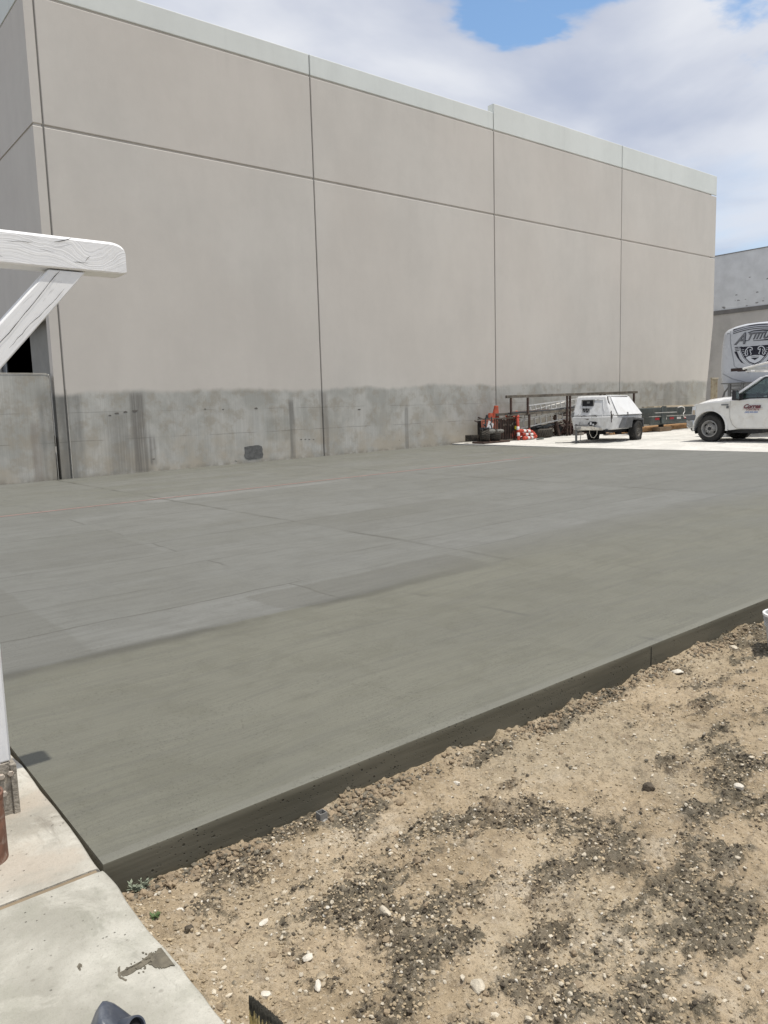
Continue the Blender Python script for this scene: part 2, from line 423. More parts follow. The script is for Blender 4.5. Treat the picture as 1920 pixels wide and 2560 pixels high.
    sand = g.m('MULTIPLY', g.sm(g.noise(P, 62, 4, .75), .54, .66), g.sm(g.noise(P, 2.2, 5, .65), .40, .60, .15, 1.0))
    c = g.mix(g.m('MULTIPLY', sand, .55), c, (.062, .06, .046, 1))
    grain = g.noise(P, 210, 3, .7)
    c = g.mix(g.sm(grain, .3, .7, 0, .28), c, g.mix(1.0, c, (.55, .55, .55, 1), 'MULTIPLY'))
    g.put(b.inputs['Base Color'], c)
    g.put(b.inputs['Roughness'], g.sm(cloud, .3, .7, .5, .72)); b.inputs['Specular IOR Level'].default_value = .32
    h = g.m('ADD', g.m('MULTIPLY', broom, .55), g.m('ADD', g.m('MULTIPLY', pit, -.9), g.m('MULTIPLY', g.noise(P, 60, 4, .65), .5)))
    g.put(b.inputs['Normal'], g.bump(h, .38, .004))
    return m
M_slab = slab_material()

def slab_edge_material():
    m, g, b = newmat('wet formed slab edge')
    P = g.n.new('ShaderNodeNewGeometry').outputs['Position']
    n = g.noise(g.scale(P, (.6, 1, 6)), 2.0, 5, .6)
    c = g.mix(g.sm(n, .3, .7), (.088, .083, .062, 1), (.130, .122, .093, 1))
    v = g.voro(P, 26); v2 = g.voro(P, 9)
    v3 = g.voro(g.scale(P, (1, 1, 1.6)), 48)
    k = g.m('MAXIMUM', g.m('MAXIMUM', g.sm(v, .10, .17, 1., 0.), g.sm(v3, .14, .22, 1., 0.)), g.sm(v2, .03, .055, 1., 0.))
    k = g.m('MULTIPLY', k, g.sm(g.noise(P, 3.2, 4, .6), .40, .56))
    c = g.mix(g.m('MULTIPLY', k, .8), c, (.012, .011, .009, 1))
    g.put(b.inputs['Base Color'], c); b.inputs['Roughness'].default_value = .55; b.inputs['Specular IOR Level'].default_value = .25
    g.put(b.inputs['Normal'], g.bump(g.m('SUBTRACT', g.m('MULTIPLY', g.noise(g.scale(P, (3, 3, 60)), 1.0, 3), .3), k), .6, .006))
    return m
M_edge = slab_edge_material()

def concrete_material(name, c0, c1, stain, seed=0.0, dusty=None, bumpk=.5):
    m, g, b = newmat(name)
    P = g.v('ADD', g.n.new('ShaderNodeNewGeometry').outputs['Position'], (seed, seed*.7, 0))
    n = g.noise(P, 1.6, 6, .62, .3); n2 = g.noise(P, 7, 6, .65); n3 = g.noise(P, 45, 5, .7)
    c = g.mix(g.sm(n, .38, .62), c0, c1)
    c = g.mix(g.sm(g.noise(P, 3.4, 6, .7, .6), .50, .60, 0, .35), c, tuple(min(1, q*1.18) for q in c1[:3])+(1,))
    c = g.mix(g.sm(g.noise(g.scale(P, (1, .4, 1)), 5.2, 6, .72, .8), .56, .70, 0, .55), c, tuple(q*.62 for q in stain[:3])+(1,))
    c = g.mix(g.sm(n2, .46, .68, 0, .45), c, stain)
    if dusty is not None: c = g.mix(g.sm(g.noise(P, 2.3, 5, .6, .5), .46, .62, 0, .75), c, dusty)
    sp = g.m('MULTIPLY', g.sm(g.voro(P, 34), .06, .12, 1., 0.), g.sm(g.noise(P, 5, 3), .46, .6))
    c = g.mix(g.m('MULTIPLY', sp, .7), c, (.09, .08, .065, 1))
    sp2 = g.m('MULTIPLY', g.sm(g.voro(g.v('ADD', P, (7, 3, 1)), 13), .06, .13, 1., 0.), g.sm(g.noise(P, 2, 3), .5, .6))
    c = g.mix(g.m('MULTIPLY', sp2, .5), c, (.16, .145, .12, 1))
    c = g.mix(g.sm(g.noise(P, 120, 4, .75), .55, .72, 0, .5), c, (.22, .20, .165, 1))
    c = g.mix(g.sm(n3, .5, .75, 0, .2), c, tuple(q*.55 for q in stain[:3])+(1,))
    g.put(b.inputs['Base Color'], c); b.inputs['Roughness'].default_value = .85; b.inputs['Specular IOR Level'].default_value = .2
    g.put(b.inputs['Normal'], g.bump(g.m('ADD', g.m('MULTIPLY', n3, .5), g.m('ADD', n2, g.m('MULTIPLY', sp, -.6))), bumpk, .012))
    return m
M_walk = concrete_material('old sidewalk concrete', (.30, .288, .245, 1), (.455, .44, .385, 1), (.29, .285, .235, 1), 0, None, .8)
M_walk2 = concrete_material('dusty sidewalk concrete', (.30, .282, .238, 1), (.50, .48, .42, 1), (.31, .28, .23, 1), 5, (.42, .37, .305, 1), .9)
M_yard = concrete_material('bleached yard concrete', (.50, .49, .455, 1), (.60, .585, .545, 1), (.39, .375, .34, 1), 9, None, .2)

def dirt_material():
    m, g, b = newmat('site dirt')
    P = g.n.new('ShaderNodeNewGeometry').outputs['Position']
    at = g.n.new('ShaderNodeAttribute'); at.attribute_name = 'damp'; damp = at.outputs['Fac']
    n = g.noise(P, 2.4, 6, .65, .3); n2 = g.noise(P, 14, 6, .68); n3 = g.noise(P, 75, 4, .7)
    c = g.mix(g.sm(n, .33, .67), (.30, .235, .152, 1), (.435, .35, .24, 1))
    c = g.mix(g.sm(g.noise(P, 1.1, 4, .6), .5, .66, 0, .6), c, (.46, .39, .28, 1))
    c = g.mix(g.sm(g.noise(P, .7, 4, .6), .48, .64, 0, .5), c, (.33, .28, .20, 1))
    c = g.mix(g.sm(n2, .48, .72, 0, .6), c, (.20, .155, .108, 1))
    dk = g.mix(g.sm(n2, .35, .65), (.060, .054, .040, 1), (.135, .120, .090, 1))
    dk = g.mix(g.sm(g.noise(P, 3.1, 4), .5, .7, 0, .5), dk, (.175, .125, .08, 1))
    k = g.sm(g.m('ADD', damp, g.m('ADD', g.m('MULTIPLY', g.m('SUBTRACT', g.noise(P, 8, 6, .7), .5), 1.1), g.m('MULTIPLY', g.m('SUBTRACT', g.noise(P, 34, 4, .7), .5), 1.5))), .40, .80)
    c = g.mix(g.sm(g.noise(P, 1.9, 5, .62, .6), .56, .70, 0, .7), c, (.50, .435, .335, 1))
    c = g.mix(g.m('MULTIPLY', k, .84), c, dk)
    c = g.mix(g.sm(g.noise(g.v('ADD', P, (4, 9, 0)), 1.6, 5, .65, .5), .57, .69, 0, .35), c, (.20, .18, .145, 1))
    c = g.mix(g.sm(n3, .50, .72, 0, .6), c, (.13, .105, .075, 1))
    c = g.mix(g.sm(g.noise(P, 42, 4, .7), .52, .70, 0, .55), c, (.46, .40, .31, 1))
    fleck = g.sm(g.voro(P, 58), .05, .12, 1., 0.)
    c = g.mix(g.m('MULTIPLY', fleck, .55), c, (.62, .56, .46, 1))
    g.put(b.inputs['Base Color'], c); b.inputs['Roughness'].default_value = .95; b.inputs['Specular IOR Level'].default_value = .1
    g.put(b.inputs['Normal'], g.bump(g.m('ADD', g.m('MULTIPLY', n2, .8), g.m('ADD', g.m('MULTIPLY', n3, .6), g.m('ADD', g.m('MULTIPLY', g.noise(P, 30, 5, .7), .9), g.m('MULTIPLY', fleck, .3)))), 1.0, .016))
    return m
M_dirt = dirt_material()

# ------------------------------------------------------------------ ground
o = MB().add([(-900, -900, -.9), (1500, -900, -.9), (1500, 900, -.9), (-900, 900, -.9)], [(0, 1, 2, 3)]).build('ground', mat('far ground', (.16, .15, .13), .95, vs=.05))
tag(o, kind='structure')

def damp_at(x, y):
    d = fbm(x*1.15+3.0, y*1.6+8.0, 4, 1)
    d2 = fbm(x*4+1.0, y*5, 3, 3)
    d3 = fbm(x*3.4+4, y*6.2+2, 5, 6, .62)
    v = (d-.50)*1.6+.35+(d3-.5)*3.6+(d2-.5)*1.5
    # spill along the foot of the slab and heaps that the photo shows
    v = v+.45*np.exp(-((y-2.47)/.06)**2)*np.clip(fbm(x*2.2, y*0+3, 3, 2)*3-1.15, 0, 1.2)
    for (bx, by, rx, ry, a) in DAMP: v = v+a*.5*np.exp(-((x-bx)/rx)**2-((y-by)/ry)**2)
    return np.clip(v, 0, 1)
def gnd_px(px, py, off=-.1):
    d = pix_dir(px, py); t = (off-H0)/(d.z-SL*d.x); return (d.x*t, d.y*t)
DAMP = []
for (px, py, rx, ry, a) in ((840, 2260, .16, .12, .8), (1060, 2330, .2, .12, .7), (1130, 1960, .2, .08, .7), (1520, 2040, .3, .13, .75), (1700, 2230, .2, .13, .7), (620, 2180, .16, .09, .7),
                            (1420, 2440, .18, .1, .5), (720, 2290, .12, .1, .5), (1640, 1830, .35, .1, .5), (1850, 1720, .5, .08, .5), (1400, 2060, .1, .08, .6), (1740, 2330, .2, .1, .6), (930, 1830, .0001, .0001, 0),
                            (1250, 2130, .28, .08, -.6), (1180, 2240, .18, .1, -.7), (830, 2060, .2, .1, -.6), (950, 2490, .2, .06, -.6), (1600, 1930, .3, .05, -.5), (1230, 2390, .12, .08, -.5), (560, 2450, .12, .2, -.8), (700, 2100, .1, .1, -.4), (1500, 1790, .5, .06, -.5)):
    gx, gy = gnd_px(px, py); DAMP.append((gx, gy, rx, ry, a))

def dirt_h(x, y):
    base = SL*x-.148
    near = np.clip((x-EX0)/.5, 0, 1); base = base+(1-near)**2*.10*np.clip((2.6-y)/.35, 0, 1)
    h = (fbm(x*1.3, y*1.3, 3, 0)-.5)*.05+(fbm(x*5, y*5, 4, 2)-.5)*.058+(fbm(x*9+3, y*20, 3, 5)-.5)*.018+(fbm(x*16, y*16, 3, 6)-.5)*.026+np.maximum(0, fbm(x*28+9, y*28, 3, 1)-.56)*.060
    d = damp_at(x, y)
    h = h+d*(fbm(x*26, y*26, 3, 4)-.40)*.062+(fbm(x*45, y*45, 3, 5)-.5)*.008
    h = h+.045*np.exp(-((y-2.56)/.05)**2)*np.maximum(0, fbm(x*5, y*2, 3, 6)-.46)*2
    return base+h
def axis(lo, a, b, hi, fine, grow):
    mid = np.arange(a, b+1e-6, fine); L = []; s = fine; p = a
    while p > lo: s *= grow; p -= s; L.append(max(p, lo))
    R = []; s = fine; p = mid[-1]
    while p < hi: s *= grow; p += s; R.append(min(p, hi))
    return np.array(L[::-1]+list(mid)+R)
ax = axis(EX0-.10, EX0-.09, 3.6, 90, .0068, 1.03); ay = axis(-40, .95, EY0+.03, EY0+.06, .0068, 1.09)
X, Y = np.meshgrid(ax, ay, indexing='ij'); Z = dirt_h(X, Y); Z = np.where(Y > EY0+.012, Z-.04, Z)
V = np.stack([X, Y, Z], -1).reshape(-1, 3); ny = len(ay)
I = (np.arange(len(ax)-1)[:, None]*ny+np.arange(ny-1)[None]).ravel()
Fq = np.stack([I, I+ny, I+ny+1, I+1], -1)
o = mesh_np('dirt', V, Fq, M_dirt); tag(o, kind='structure')
a = o.data.attributes.new('damp', 'FLOAT', 'POINT'); a.data.foreach_set('value', damp_at(X, Y).astype(np.float32).ravel())

# fresh concrete slab: broomed top, rounded lip, formed edge
def fresh_slab():
    xs = np.arange(EX0, EX1+.01, .05); n = len(xs)
    prof = [(EY0+.003, -.30), (EY0+.001, -.03), (EY0, -.006), (EY0+.002, -.0018), (EY0+.007, 0.0), (EY0+.35, 0.0), (EY1, 0.0), (EY1, -.3)]
    V = []; F = []; mi = []
    for i, x in enumerate(xs):
        j = (vnoise(np.array([x*3.0]), np.array([.5]), 2)[0]-.5)*.003
        for k, (y, z) in enumerate(prof): V.append((x, y+(j if k < 5 else 0), z+SL*x))
    m = len(prof)
    for i in range(n-1):
        for k in range(m-1):
            F.append((i*m+k, (i+1)*m+k, (i+1)*m+k+1, i*m+k+1)); mi.append(1 if k < 3 else 0)
    b = MB(); b.v = V; b.f = F; b.mi = mi
    F.append(tuple(range(m-1, -1, -1))); mi.append(1); F.append(tuple((n-1)*m+k for k in range(m))); mi.append(1)
    o = b.build('concrete_slab', [M_slab, M_edge], smooth=True, angle=38); tag(o, kind='structure'); return o
slab = fresh_slab()
# dark joint drawn in the formed edge
MB().box(4.126, 4.130, EY0-.0015, EY0+.004, zs(4.13)-.13, zs(4.13)-.012).build('edge_joint', mat('joint gap', (.01, .01, .009), .9), parent=slab)

# old sidewalk in two flags, its edge chipped
walk = thing('sidewalk', None, None, (0, 0, 0), kind='structure')
def flag(x0, y0, y1, m, wob, seed):
    ys = np.arange(y0, y1+.001, .025 if y1 < 6 else .05); V = []; F = []
    prof = [(-3.0, 0), (-.6, 0), (-.25, 0), (-.08, 0), (-.03, 0), (-.008, -.002), (0, -.012), (.004, -.16)]
    for y in ys:
        j = -abs(vnoise(np.array([y*7.0]), np.array([seed]), 3)[0]-.42)*wob-max(0, vnoise(np.array([y*2.3]), np.array([seed+4]), 5)[0]-.62)*wob*2.5
        for (dx, dz) in prof: V.append((x0+dx+(j if dx > -.05 else 0), y, SL*x0+dz+.004))
    m_ = len(prof)
    for i in range(len(ys)-1):
        for k in range(m_-1): F.append((i*m_+k, i*m_+k+1, (i+1)*m_+k+1, (i+1)*m_+k))
    for i0 in (0, len(ys)-1): F.append(tuple(i0*m_+k for k in range(m_)))
    q = MB(); q.add(V, F); return q.build('flagstone', m, parent=walk, smooth=True, angle=50)
f1 = flag(EX0-.002, -6.0, 2.545, M_walk, .026, 1.0); f2 = flag(EX0-.006, 2.551, YW-.3, M_walk2, .012, 9.0)
MB().box(-3.4, EX0-.03, -6, 19, -.4, .0095).build('bedding', mat('sidewalk bedding', (.23, .18, .12), .95), parent=walk)

# bleached yard concrete beyond the fresh slab
q = MB(); yy = [-30, 0, 6, 9, 12, 14, 16, 18, 19.8]; vs = []
for X_ in (EX1+.012, 24, 32, 44.9):
    for y in yy: vs.append((X_, y, zy(X_, y)))
nyy = len(yy)
fs = [(i*nyy+k, (i+1)*nyy+k, (i+1)*nyy+k+1, i*nyy+k+1) for i in range(3) for k in range(nyy-1)]
fs += [(k, k+1, 4*nyy+k+1, 4*nyy+k) for k in range(nyy-1)]
vs += [(EX1+.012, y, SL*EX1-.25) for y in yy]
vs += [(36.3, 19.8, zy(36.3, 19.8)), (44.9, 19.8, zy(44.9, 19.8)), (44.9, 60, zy(44.9, 19.8)), (36.3, 60, zy(36.3, 19.8))]
fs += [(5*nyy, 5*nyy+1, 5*nyy+2, 5*nyy+3)]
q.add(vs, fs); yard = q.build('yard_pavement', M_yard); tag(yard, kind='structure')
for X_, a0, a1 in ((23.2, -20, 19.6), (28.6, -20, 19.6), (33.4, -20, 19.6)):
    MB().add([(X_-.012, y, zy(X_, y)+.003) for y in (a0, 14, a1)]+[(X_+.012, y, zy(X_, y)+.003) for y in (a0, 14, a1)], [(0, 3, 4, 1), (1, 4, 5, 2)]).build('joint', mat('yard joint', (.2, .19, .17), .9), parent=yard)

# ------------------------------------------------------------------ the big tilt-up warehouse
ware = thing('warehouse', 'tall tan windowless warehouse of concrete panels with pale parapet and bare grey foot', 'warehouse', (5.69, YW, 0))
Z_MID, Z_BAND, Z_T1, Z_T2 = 8.45, 11.33, 11.93, 12.24
JX = [5.93, 13.58, 21.38, 29.18, 36.94]
YC = YW+.042           # core face behind the joints
q = MB(); q.box(5.95, 36.4, YC, YW+.22, -.3, Z_BAND+.3); q.build('wall_core', M_wall, ware)
def panel(name, x0, x1, z0, z1, m, poly=None, gap=.016, ch=.014):
    x0 += gap; x1 -= gap
    p = poly or [(x0, z0), (x1, z0), (x1, z1), (x0, z1)]
    cx = sum(a for a, _ in p)/len(p); cz = sum(b for _, b in p)/len(p)
    ins = [(a+(ch if a < cx else -ch), b+(ch if b < cz else -ch)) for a, b in p]
    n = len(p)
    vs = [(a, YW, b) for a, b in ins]+[(a, YW+ch, b) for a, b in p]+[(a, YC+.004, b) for a, b in p]
    fs = [tuple(range(n))]+[(i, (i+1) % n, n+(i+1) % n, n+i) for i in range(n)]+[(n+i, n+(i+1) % n, 2*n+(i+1) % n, 2*n+i) for i in range(n)]
    b = MB(); b.add(vs, fs); return b.build(name, m, ware)
for i in range(4):
    x0, x1 = JX[i], JX[i+1]; zt = Z_T1 if i < 2 else Z_T2; last = i == 3
    if last:
        panel('wall_panel', x0, x1, 0, 0, M_wall, [(x0+.016, -.2), (36.30, -.2), (36.42, 1.9), (36.92, 5.4), (36.92, Z_MID-.03), (x0+.016, Z_MID-.03)])
    else: panel('wall_panel', x0, x1, -.2, Z_MID-.03, M_wall)
    panel('wall_panel', x0, x1, Z_MID+.03, Z_BAND-.03, M_wall)
    panel('parapet_panel', x0, x1, Z_BAND+.03, zt, M_para)
    # body and coping of each parapet bay
    q = MB(); q.box(x0+(.012 if i else 0), x1-(.012 if i < 3 else .02), YC+.006, YW+.28, Z_BAND+.31, zt-.004); q.build('parapet_back', M_para, ware)
    if i: MB().box(x0-.02, x0+.02, YC-.004, YC+.002, -.1, (Z_T1 if i < 3 else Z_T2)-.02).build('joint_seal', M_joint, ware)
MB().box(5.915, 5.95, YC-.01, YC+.002, -.1, Z_T1-.02).build('joint_seal', M_joint, ware)
# return wall at the left corner: edge of the side panel, seen end-on beside the first joint
ZL = 4.06
SX = 5.69
for (z0, z1, m_, nm) in ((-.2, Z_MID-.03, M_wall, 'corner_panel'), (Z_MID+.03, Z_BAND-.03, M_wall, 'corner_panel'), (Z_BAND+.03, Z_T1, M_para, 'parapet_panel')):
    b = MB(); ch = .016; xa, xb = SX, JX[0]-.021
    y1 = 60 if z0 > 5 else 20.1
    b.hexa([(xa+ch*.3, YW, z0+ch), (xb-ch, YW, z0+ch), (xb-ch, YW, z1-ch), (xa+ch*.3, YW, z1-ch)], [(xa, YW+ch, z0), (xb, YW+ch, z0), (xb, YW+ch, z1), (xa, YW+ch, z1)])
    b.box(xa, xb, YW+ch, y1, z0, z1); b.build(nm, m_, ware)
MB().box(SX, JX[0]-.022, 20.102, 60, ZL, Z_MID-.03).build('side_panel', M_wall, ware)
MB().box(SX+.03, JX[0]-.03, YW+.03, 60, Z_MID-.05, Z_BAND+.05).build('side_core', M_wall, ware)
# recessed bay under the side panel: soffit, inner wall, dark doorway
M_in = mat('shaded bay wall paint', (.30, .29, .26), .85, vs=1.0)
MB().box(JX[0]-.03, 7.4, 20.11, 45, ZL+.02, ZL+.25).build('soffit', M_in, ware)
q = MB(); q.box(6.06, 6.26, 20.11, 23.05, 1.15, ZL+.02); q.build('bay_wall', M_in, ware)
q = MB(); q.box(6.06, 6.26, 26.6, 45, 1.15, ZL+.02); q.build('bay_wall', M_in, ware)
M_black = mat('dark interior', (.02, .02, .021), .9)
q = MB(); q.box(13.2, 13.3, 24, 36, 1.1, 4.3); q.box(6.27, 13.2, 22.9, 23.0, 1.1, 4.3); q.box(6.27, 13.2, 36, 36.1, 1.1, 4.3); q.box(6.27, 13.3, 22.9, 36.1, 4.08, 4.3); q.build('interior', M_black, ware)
M_dkmetal = mat('dark painted steel', (.06, .065, .07), .5, .3)
q = MB(); q.box(6.10, 6.16, 26.1, 26.6, 1.15, ZL); q.build('door_jamb', M_dkmetal, ware)
q = MB(); q.box(6.08, 6.11, 26.0, 26.05, 1.2, ZL); q.build('door_track', mat('galvanised track', (.4, .41, .42), .4, .7), ware)
q = MB()
for k in range(6): q.bar((8.6, 29.0+k*.17, 2.95), (8.6, 29.0+k*.17, 3.55), .03)
q.bar((8.6, 28.95, 2.95), (8.6, 29.95, 2.95), .03); q.bar((8.6, 28.95, 3.3), (8.6, 29.95, 3.3), .03)
q.build('window_grille', mat('pale grille', (.30, .36, .40), .5), ware)
# loading dock floor behind the low wall, roof and far end of the building
MB().box(-8, 13.2, 20.12, 60, .9, 1.15).build('dock_floor', mat('dock floor', (.15, .145, .135), .9, vs=1.5), ware)
MB().box(JX[0], 36.85, YW+.3, 60, 10.9, 11.1).build('roof', mat('roof membrane', (.5, .5, .48), .9), ware)
MB().box(36.62, 36.86, YW+.23, 60, 5.4, Z_T2-.3).build('end_wall', M_wall, ware)
MB().box(36.15, 36.4, YW+.23, 60, -.3, 5.4).build('end_wall', mat('end wall grey', (.42, .42, .41), .85, vs=1.2), ware)
# a dark mortar patch and a form-tie scar on the bare foot
def blob(x0, x1, z0, z1, n=18, k=.06, seed=0):
    r = random.Random(seed); out = []
    for i in range(n):
        t = 2*math.pi*i/n; c, s_ = math.cos(t), math.sin(t)
        e = (abs(c)**6+abs(s_)**6)**(-1/6)*(1+r.uniform(-k, k))
        out.append(((x0+x1)/2+(x1-x0)/2*c*e, (z0+z1)/2+(z1-z0)/2*s_*e))
    return out
fr = lambda a, b_, d: (a, d, b_)
MB().prism(blob(10.80, 11.40, .26, .66, seed=3), fr, YW-.006, YW+.01).build('mortar_patch', mat('dark mortar', (.125, .125, .12), .9, var=.25, vs=9, bump=.4), ware)
M_scar = mat('form tie scar', (.13, .12, .105), .9)
for (sx, sz, w) in ((13.05, .75, .035), (12.9, .76, .03), (12.75, .76, .03), (13.2, .74, .03), (15.0, 1.62, .05), (10.2, 1.72, .03), (11.25, 1.73, .05), (9.65, 1.74, .03), (8.08, .45, .03), (10.5, .25, .02), (7.18, 1.68, .05), (7.4, 1.71, .06), (7.0, 1.63, .04), (7.66, 1.73, .07)):
    MB().prism(blob(sx-w, sx+w, sz-w*.35, sz+w*.35, 9, .3, int(sx*100)), fr, YW-.004, YW+.01).build('scar', M_scar, ware)

# low dock wall left of the corner, steel-edged
dock = thing('dock_wall', 'low bare concrete dock wall with steel cap left of the tan warehouse corner', 'retaining wall', (0, YW, 0))
q = MB(); q.box(-9, 5.60, YW+.01, YW+.24, -.3, 2.665); q.build('wall', wall_material('bare dock concrete', (.40, .395, .375), 4.0), dock, bevel=.02)
M_nose = mat('worn steel edge', (.44, .42, .37), .6, .2, dirt=(.2, .18, .15), dirt_amt=.7, vs=2)
q = MB(); q.tube([(-9, YW+.005, 2.678), (5.50, YW+.005, 2.678), (5.565, YW+.005, 2.655), (5.60, YW+.005, 2.60), (5.612, YW+.005, 1.5), (5.618, YW+.005, .06)], .007, 8); q.build('steel_nosing', M_nose, dock, smooth=True)
q = MB(); q.tube([(5.955, YW-.008, 2.3), (5.955, YW-.008, .08)], .012, 6); q.build('joint_angle', M_nose, ware, smooth=True)

# second building beyond the yard
far_b = thing('far_building', 'grey painted block with a dark ledge band behind the camper', 'building', (45, 20, 0))
M_far = mat('weathered pale blue grey paint', (.60, .615, .63), .8, var=.08, vs=1.2, dirt=(.45, .45, .46), dirt_amt=.25, bump=.1)
M_far2 = mat('weathered grey paint', (.44, .425, .405), .85, var=.08, vs=.6, dirt=(.28, .27, .26), dirt_amt=.4, bump=.1)
MB().box(45, 46, -8, 60, 6.9, 10.05).build('upper_wall', M_far, far_b)
MB().box(45.02, 46, -8, 60, .3, 6.66).build('lower_wall', M_far2, far_b)
MB().box(44.96, 46, -8.05, 60, 6.665, 6.895).build('ledge', mat('dark ledge', (.16, .155, .15), .8, vs=3), far_b)
MB().box(44.97, 46.1, -8.05, 60, 10.052, 10.10).build('coping', mat('dark coping', (.2, .2, .2), .7), far_b)
r = random.Random(5); q = MB()
for k in range(46):
    yy_ = r.uniform(18, 27); zz_ = 6.95+abs(r.gauss(0, 1.2)); w = r.uniform(.02, .09)
    if zz_ < 9.95: q.prism(blob(yy_-w, yy_+w, zz_-w*.4, zz_+w*.4, 8, .35, k), lambda a, b_, d: (d, a, b_), 44.995, 45.01)
a_ = q.build('chipped_paint', mat('chipped paint', (.24, .24, .24), .9), far_b); a_['kind'] = 'stuff'
# sunlit ribbed panel standing between the two buildings
q = MB(); pts = []
for k in range(9):
    x0 = 33.42+k*.056; pts += [(x0, 18.0), (x0+.014, 17.96), (x0+.036, 17.96), (x0+.05, 18.0)]
n = len(pts); vs = [(x, y, .52) for x, y in pts]+[(x, y, 2.56) for x, y in pts]+[(x, y+.03, .52) for x, y in pts]+[(x, y+.03, 2.56) for x, y in pts]
fs = [(i, i+1, n+i+1, n+i) for i in range(n-1)]+[(2*n+i, 3*n+i, 3*n+i+1, 2*n+i+1) for i in range(n-1)]+[(n+i, n+i+1, 3*n+i+1, 3*n+i) for i in range(n-1)]
q.add(vs, fs); rib = thing('ribbed_panel', 'narrow rusty beige ribbed metal panel standing by the warehouse end', 'metal panel', (33.6, 18, .52))
q.build('sheet', mat('rusty beige sheet', (.42, .37, .27), .7, dirt=(.2, .11, .05), dirt_amt=.7, vs=4), rib)
MB().box(33.38, 33.95, 17.94, 18.05, 2.56, 2.62).build('rail', mat('rusty beige rail', (.4, .36, .28), .7), rib)
MB().box(33.40, 33.93, 17.95, 18.04, .51, .56).build('rail', MATS['rusty beige rail'], rib)

# ------------------------------------------------------------------ white timber frame at the left
def wood_material(name, axis='x', rot=0.0, soft=1.0):
    m, g, b = newmat(name)
    P = g.n.new('ShaderNodeTexCoord').outputs['Object']; x, y, z = g.sep(P)
    if rot:
        ca, sa = math.cos(rot), math.sin(rot); x, z = g.m('ADD', g.m('MULTIPLY', x, ca), g.m('MULTIPLY', z, sa)), g.m('SUBTRACT', g.m('MULTIPLY', z, ca), g.m('MULTIPLY', x, sa))
    al, ac, ac2 = (x, z, y) if axis == 'x' else (z, x, y)
    warp = g.noise(g.comb(g.m('MULTIPLY', al, 2.6), ac, ac2), 2.2, 3, .5)
    knot = g.v('DISTANCE', g.comb(al, g.m('MULTIPLY', ac, 1.5), 0), (.60 if axis == 'x' else .9, (2.155 if axis == 'x' else .55)*1.5, 0))
    kk = g.m('MULTIPLY', g.sm(knot, 0, .16, 1, 0), .05)
    u = g.m('ADD', g.m('ADD', ac, g.m('MULTIPLY', ac2, .6)), g.m('ADD', g.m('MULTIPLY', warp, .085), kk))
    lines = g.noise(g.comb(g.m('MULTIPLY', al, 1.2), g.m('MULTIPLY', u, 260), 0), 1.0, 2, .5)
    fine = g.noise(g.comb(g.m('MULTIPLY', al, 14), g.m('MULTIPLY', u, 420), 0), 1.0, 3, .6)
    c = g.mix(g.sm(lines, .30, .62), (.785, .79, .795, 1), (.82, .82, .81, 1))
    c = g.mix(g.sm(g.noise(P, 9, 5, .65), .5, .75, 0, .3), c, (.56, .56, .56, 1))
    ck = g.noise(g.comb(g.m('MULTIPLY', al, 2.2), g.m('MULTIPLY', u, 34), 4), 1.0, 2, .5)
    k = g.m('MULTIPLY', g.band(ck, .5, .004, .012), g.sm(g.noise(P, 5, 3), .60, .68))
    c = g.mix(g.m('MULTIPLY', k, .5), c, (.10, .095, .09, 1))
    g.put(b.inputs['Base Color'], c); b.inputs['Roughness'].default_value = .5; b.inputs['Specular IOR Level'].default_value = .35
    h = g.m('ADD', lines, g.m('ADD', g.m('MULTIPLY', fine, .25), g.m('MULTIPLY', k, -1.5)))
    g.put(b.inputs['Normal'], g.bump(h, .36*soft, .004))
    return m
M_beam = wood_material('white painted rough beam', 'x'); M_post = wood_material('white painted rough post', 'z'); M_brace = wood_material('white painted brace', 'x', math.radians(48), .35)
M_crack = mat('open crack', (.03, .028, .026), .9)
YB = 3.15
frame = thing('braced_timber_post', 'weathered white painted timber post with braced beam over the old sidewalk', 'timber frame', (.5, YB+.06, 0))
def beam_mesh():
    # stations along X; section corners wander a little, end worn round
    q = MB(); xs = list(np.linspace(-1.2, 1.0, 45))+[1.05, 1.10, 1.14, 1.16, 1.175, 1.19, 1.202, 1.212, 1.218, 1.221]
    sec = []
    for x in xs:
        e = max(0, (x-1.160)/.0612)
        drop = .032*(1-math.sqrt(max(0, 1-e*e))) if e > 0 else 0
        lift = .010*max(0, (x-1.20)/.02)**2
        wob = (vnoise(np.array([x*6]), np.array([2.2]), 1)[0]-.5)*.006
        ztop = 2.238-drop+wob-.004*(x-.6); zbot = 2.118+lift*.35-.003*(x-.6); y0 = YB+(vnoise(np.array([x*4]), np.array([5.2]), 2)[0]-.5)*.004; y1 = YB+.118
        c = .011; c2 = .005
        sec.append([(x, y0, zbot+c2), (x, y0+c2, zbot), (x, y1-c2, zbot), (x, y1, zbot+c2), (x, y1, ztop-c), (x, y1-c, ztop), (x, y0+c, ztop), (x, y0, ztop-c)])
    n = 8; vs = [p for s_ in sec for p in s_]; fs = []
    for i in range(len(sec)-1):
        for k in range(n):
            k2 = (k+1) % n; fs.append((i*n+k, i*n+k2, (i+1)*n+k2, (i+1)*n+k))
    fs.append(tuple(range(n))); fs.append(tuple((len(sec)-1)*n+k for k in range(n)))
    q.add(vs, fs); return q.build('beam', M_beam, frame, smooth=True, angle=40)
bm_o = beam_mesh()
r = random.Random(3)
def shake(pts, w, y):
    q = MB(); vs = []
    for i, (x, z) in enumerate(pts):
        e = w*(.25 if i in (0, len(pts)-1) else r.uniform(.6, 1.2)); vs += [(x, y, z-e), (x, y, z+e)]
    q.add(vs+[(a, b_+.004, c) for a, b_, c in vs], [(2*i, 2*i+2, 2*i+3, 2*i+1) for i in range(len(pts)-1)]); return q
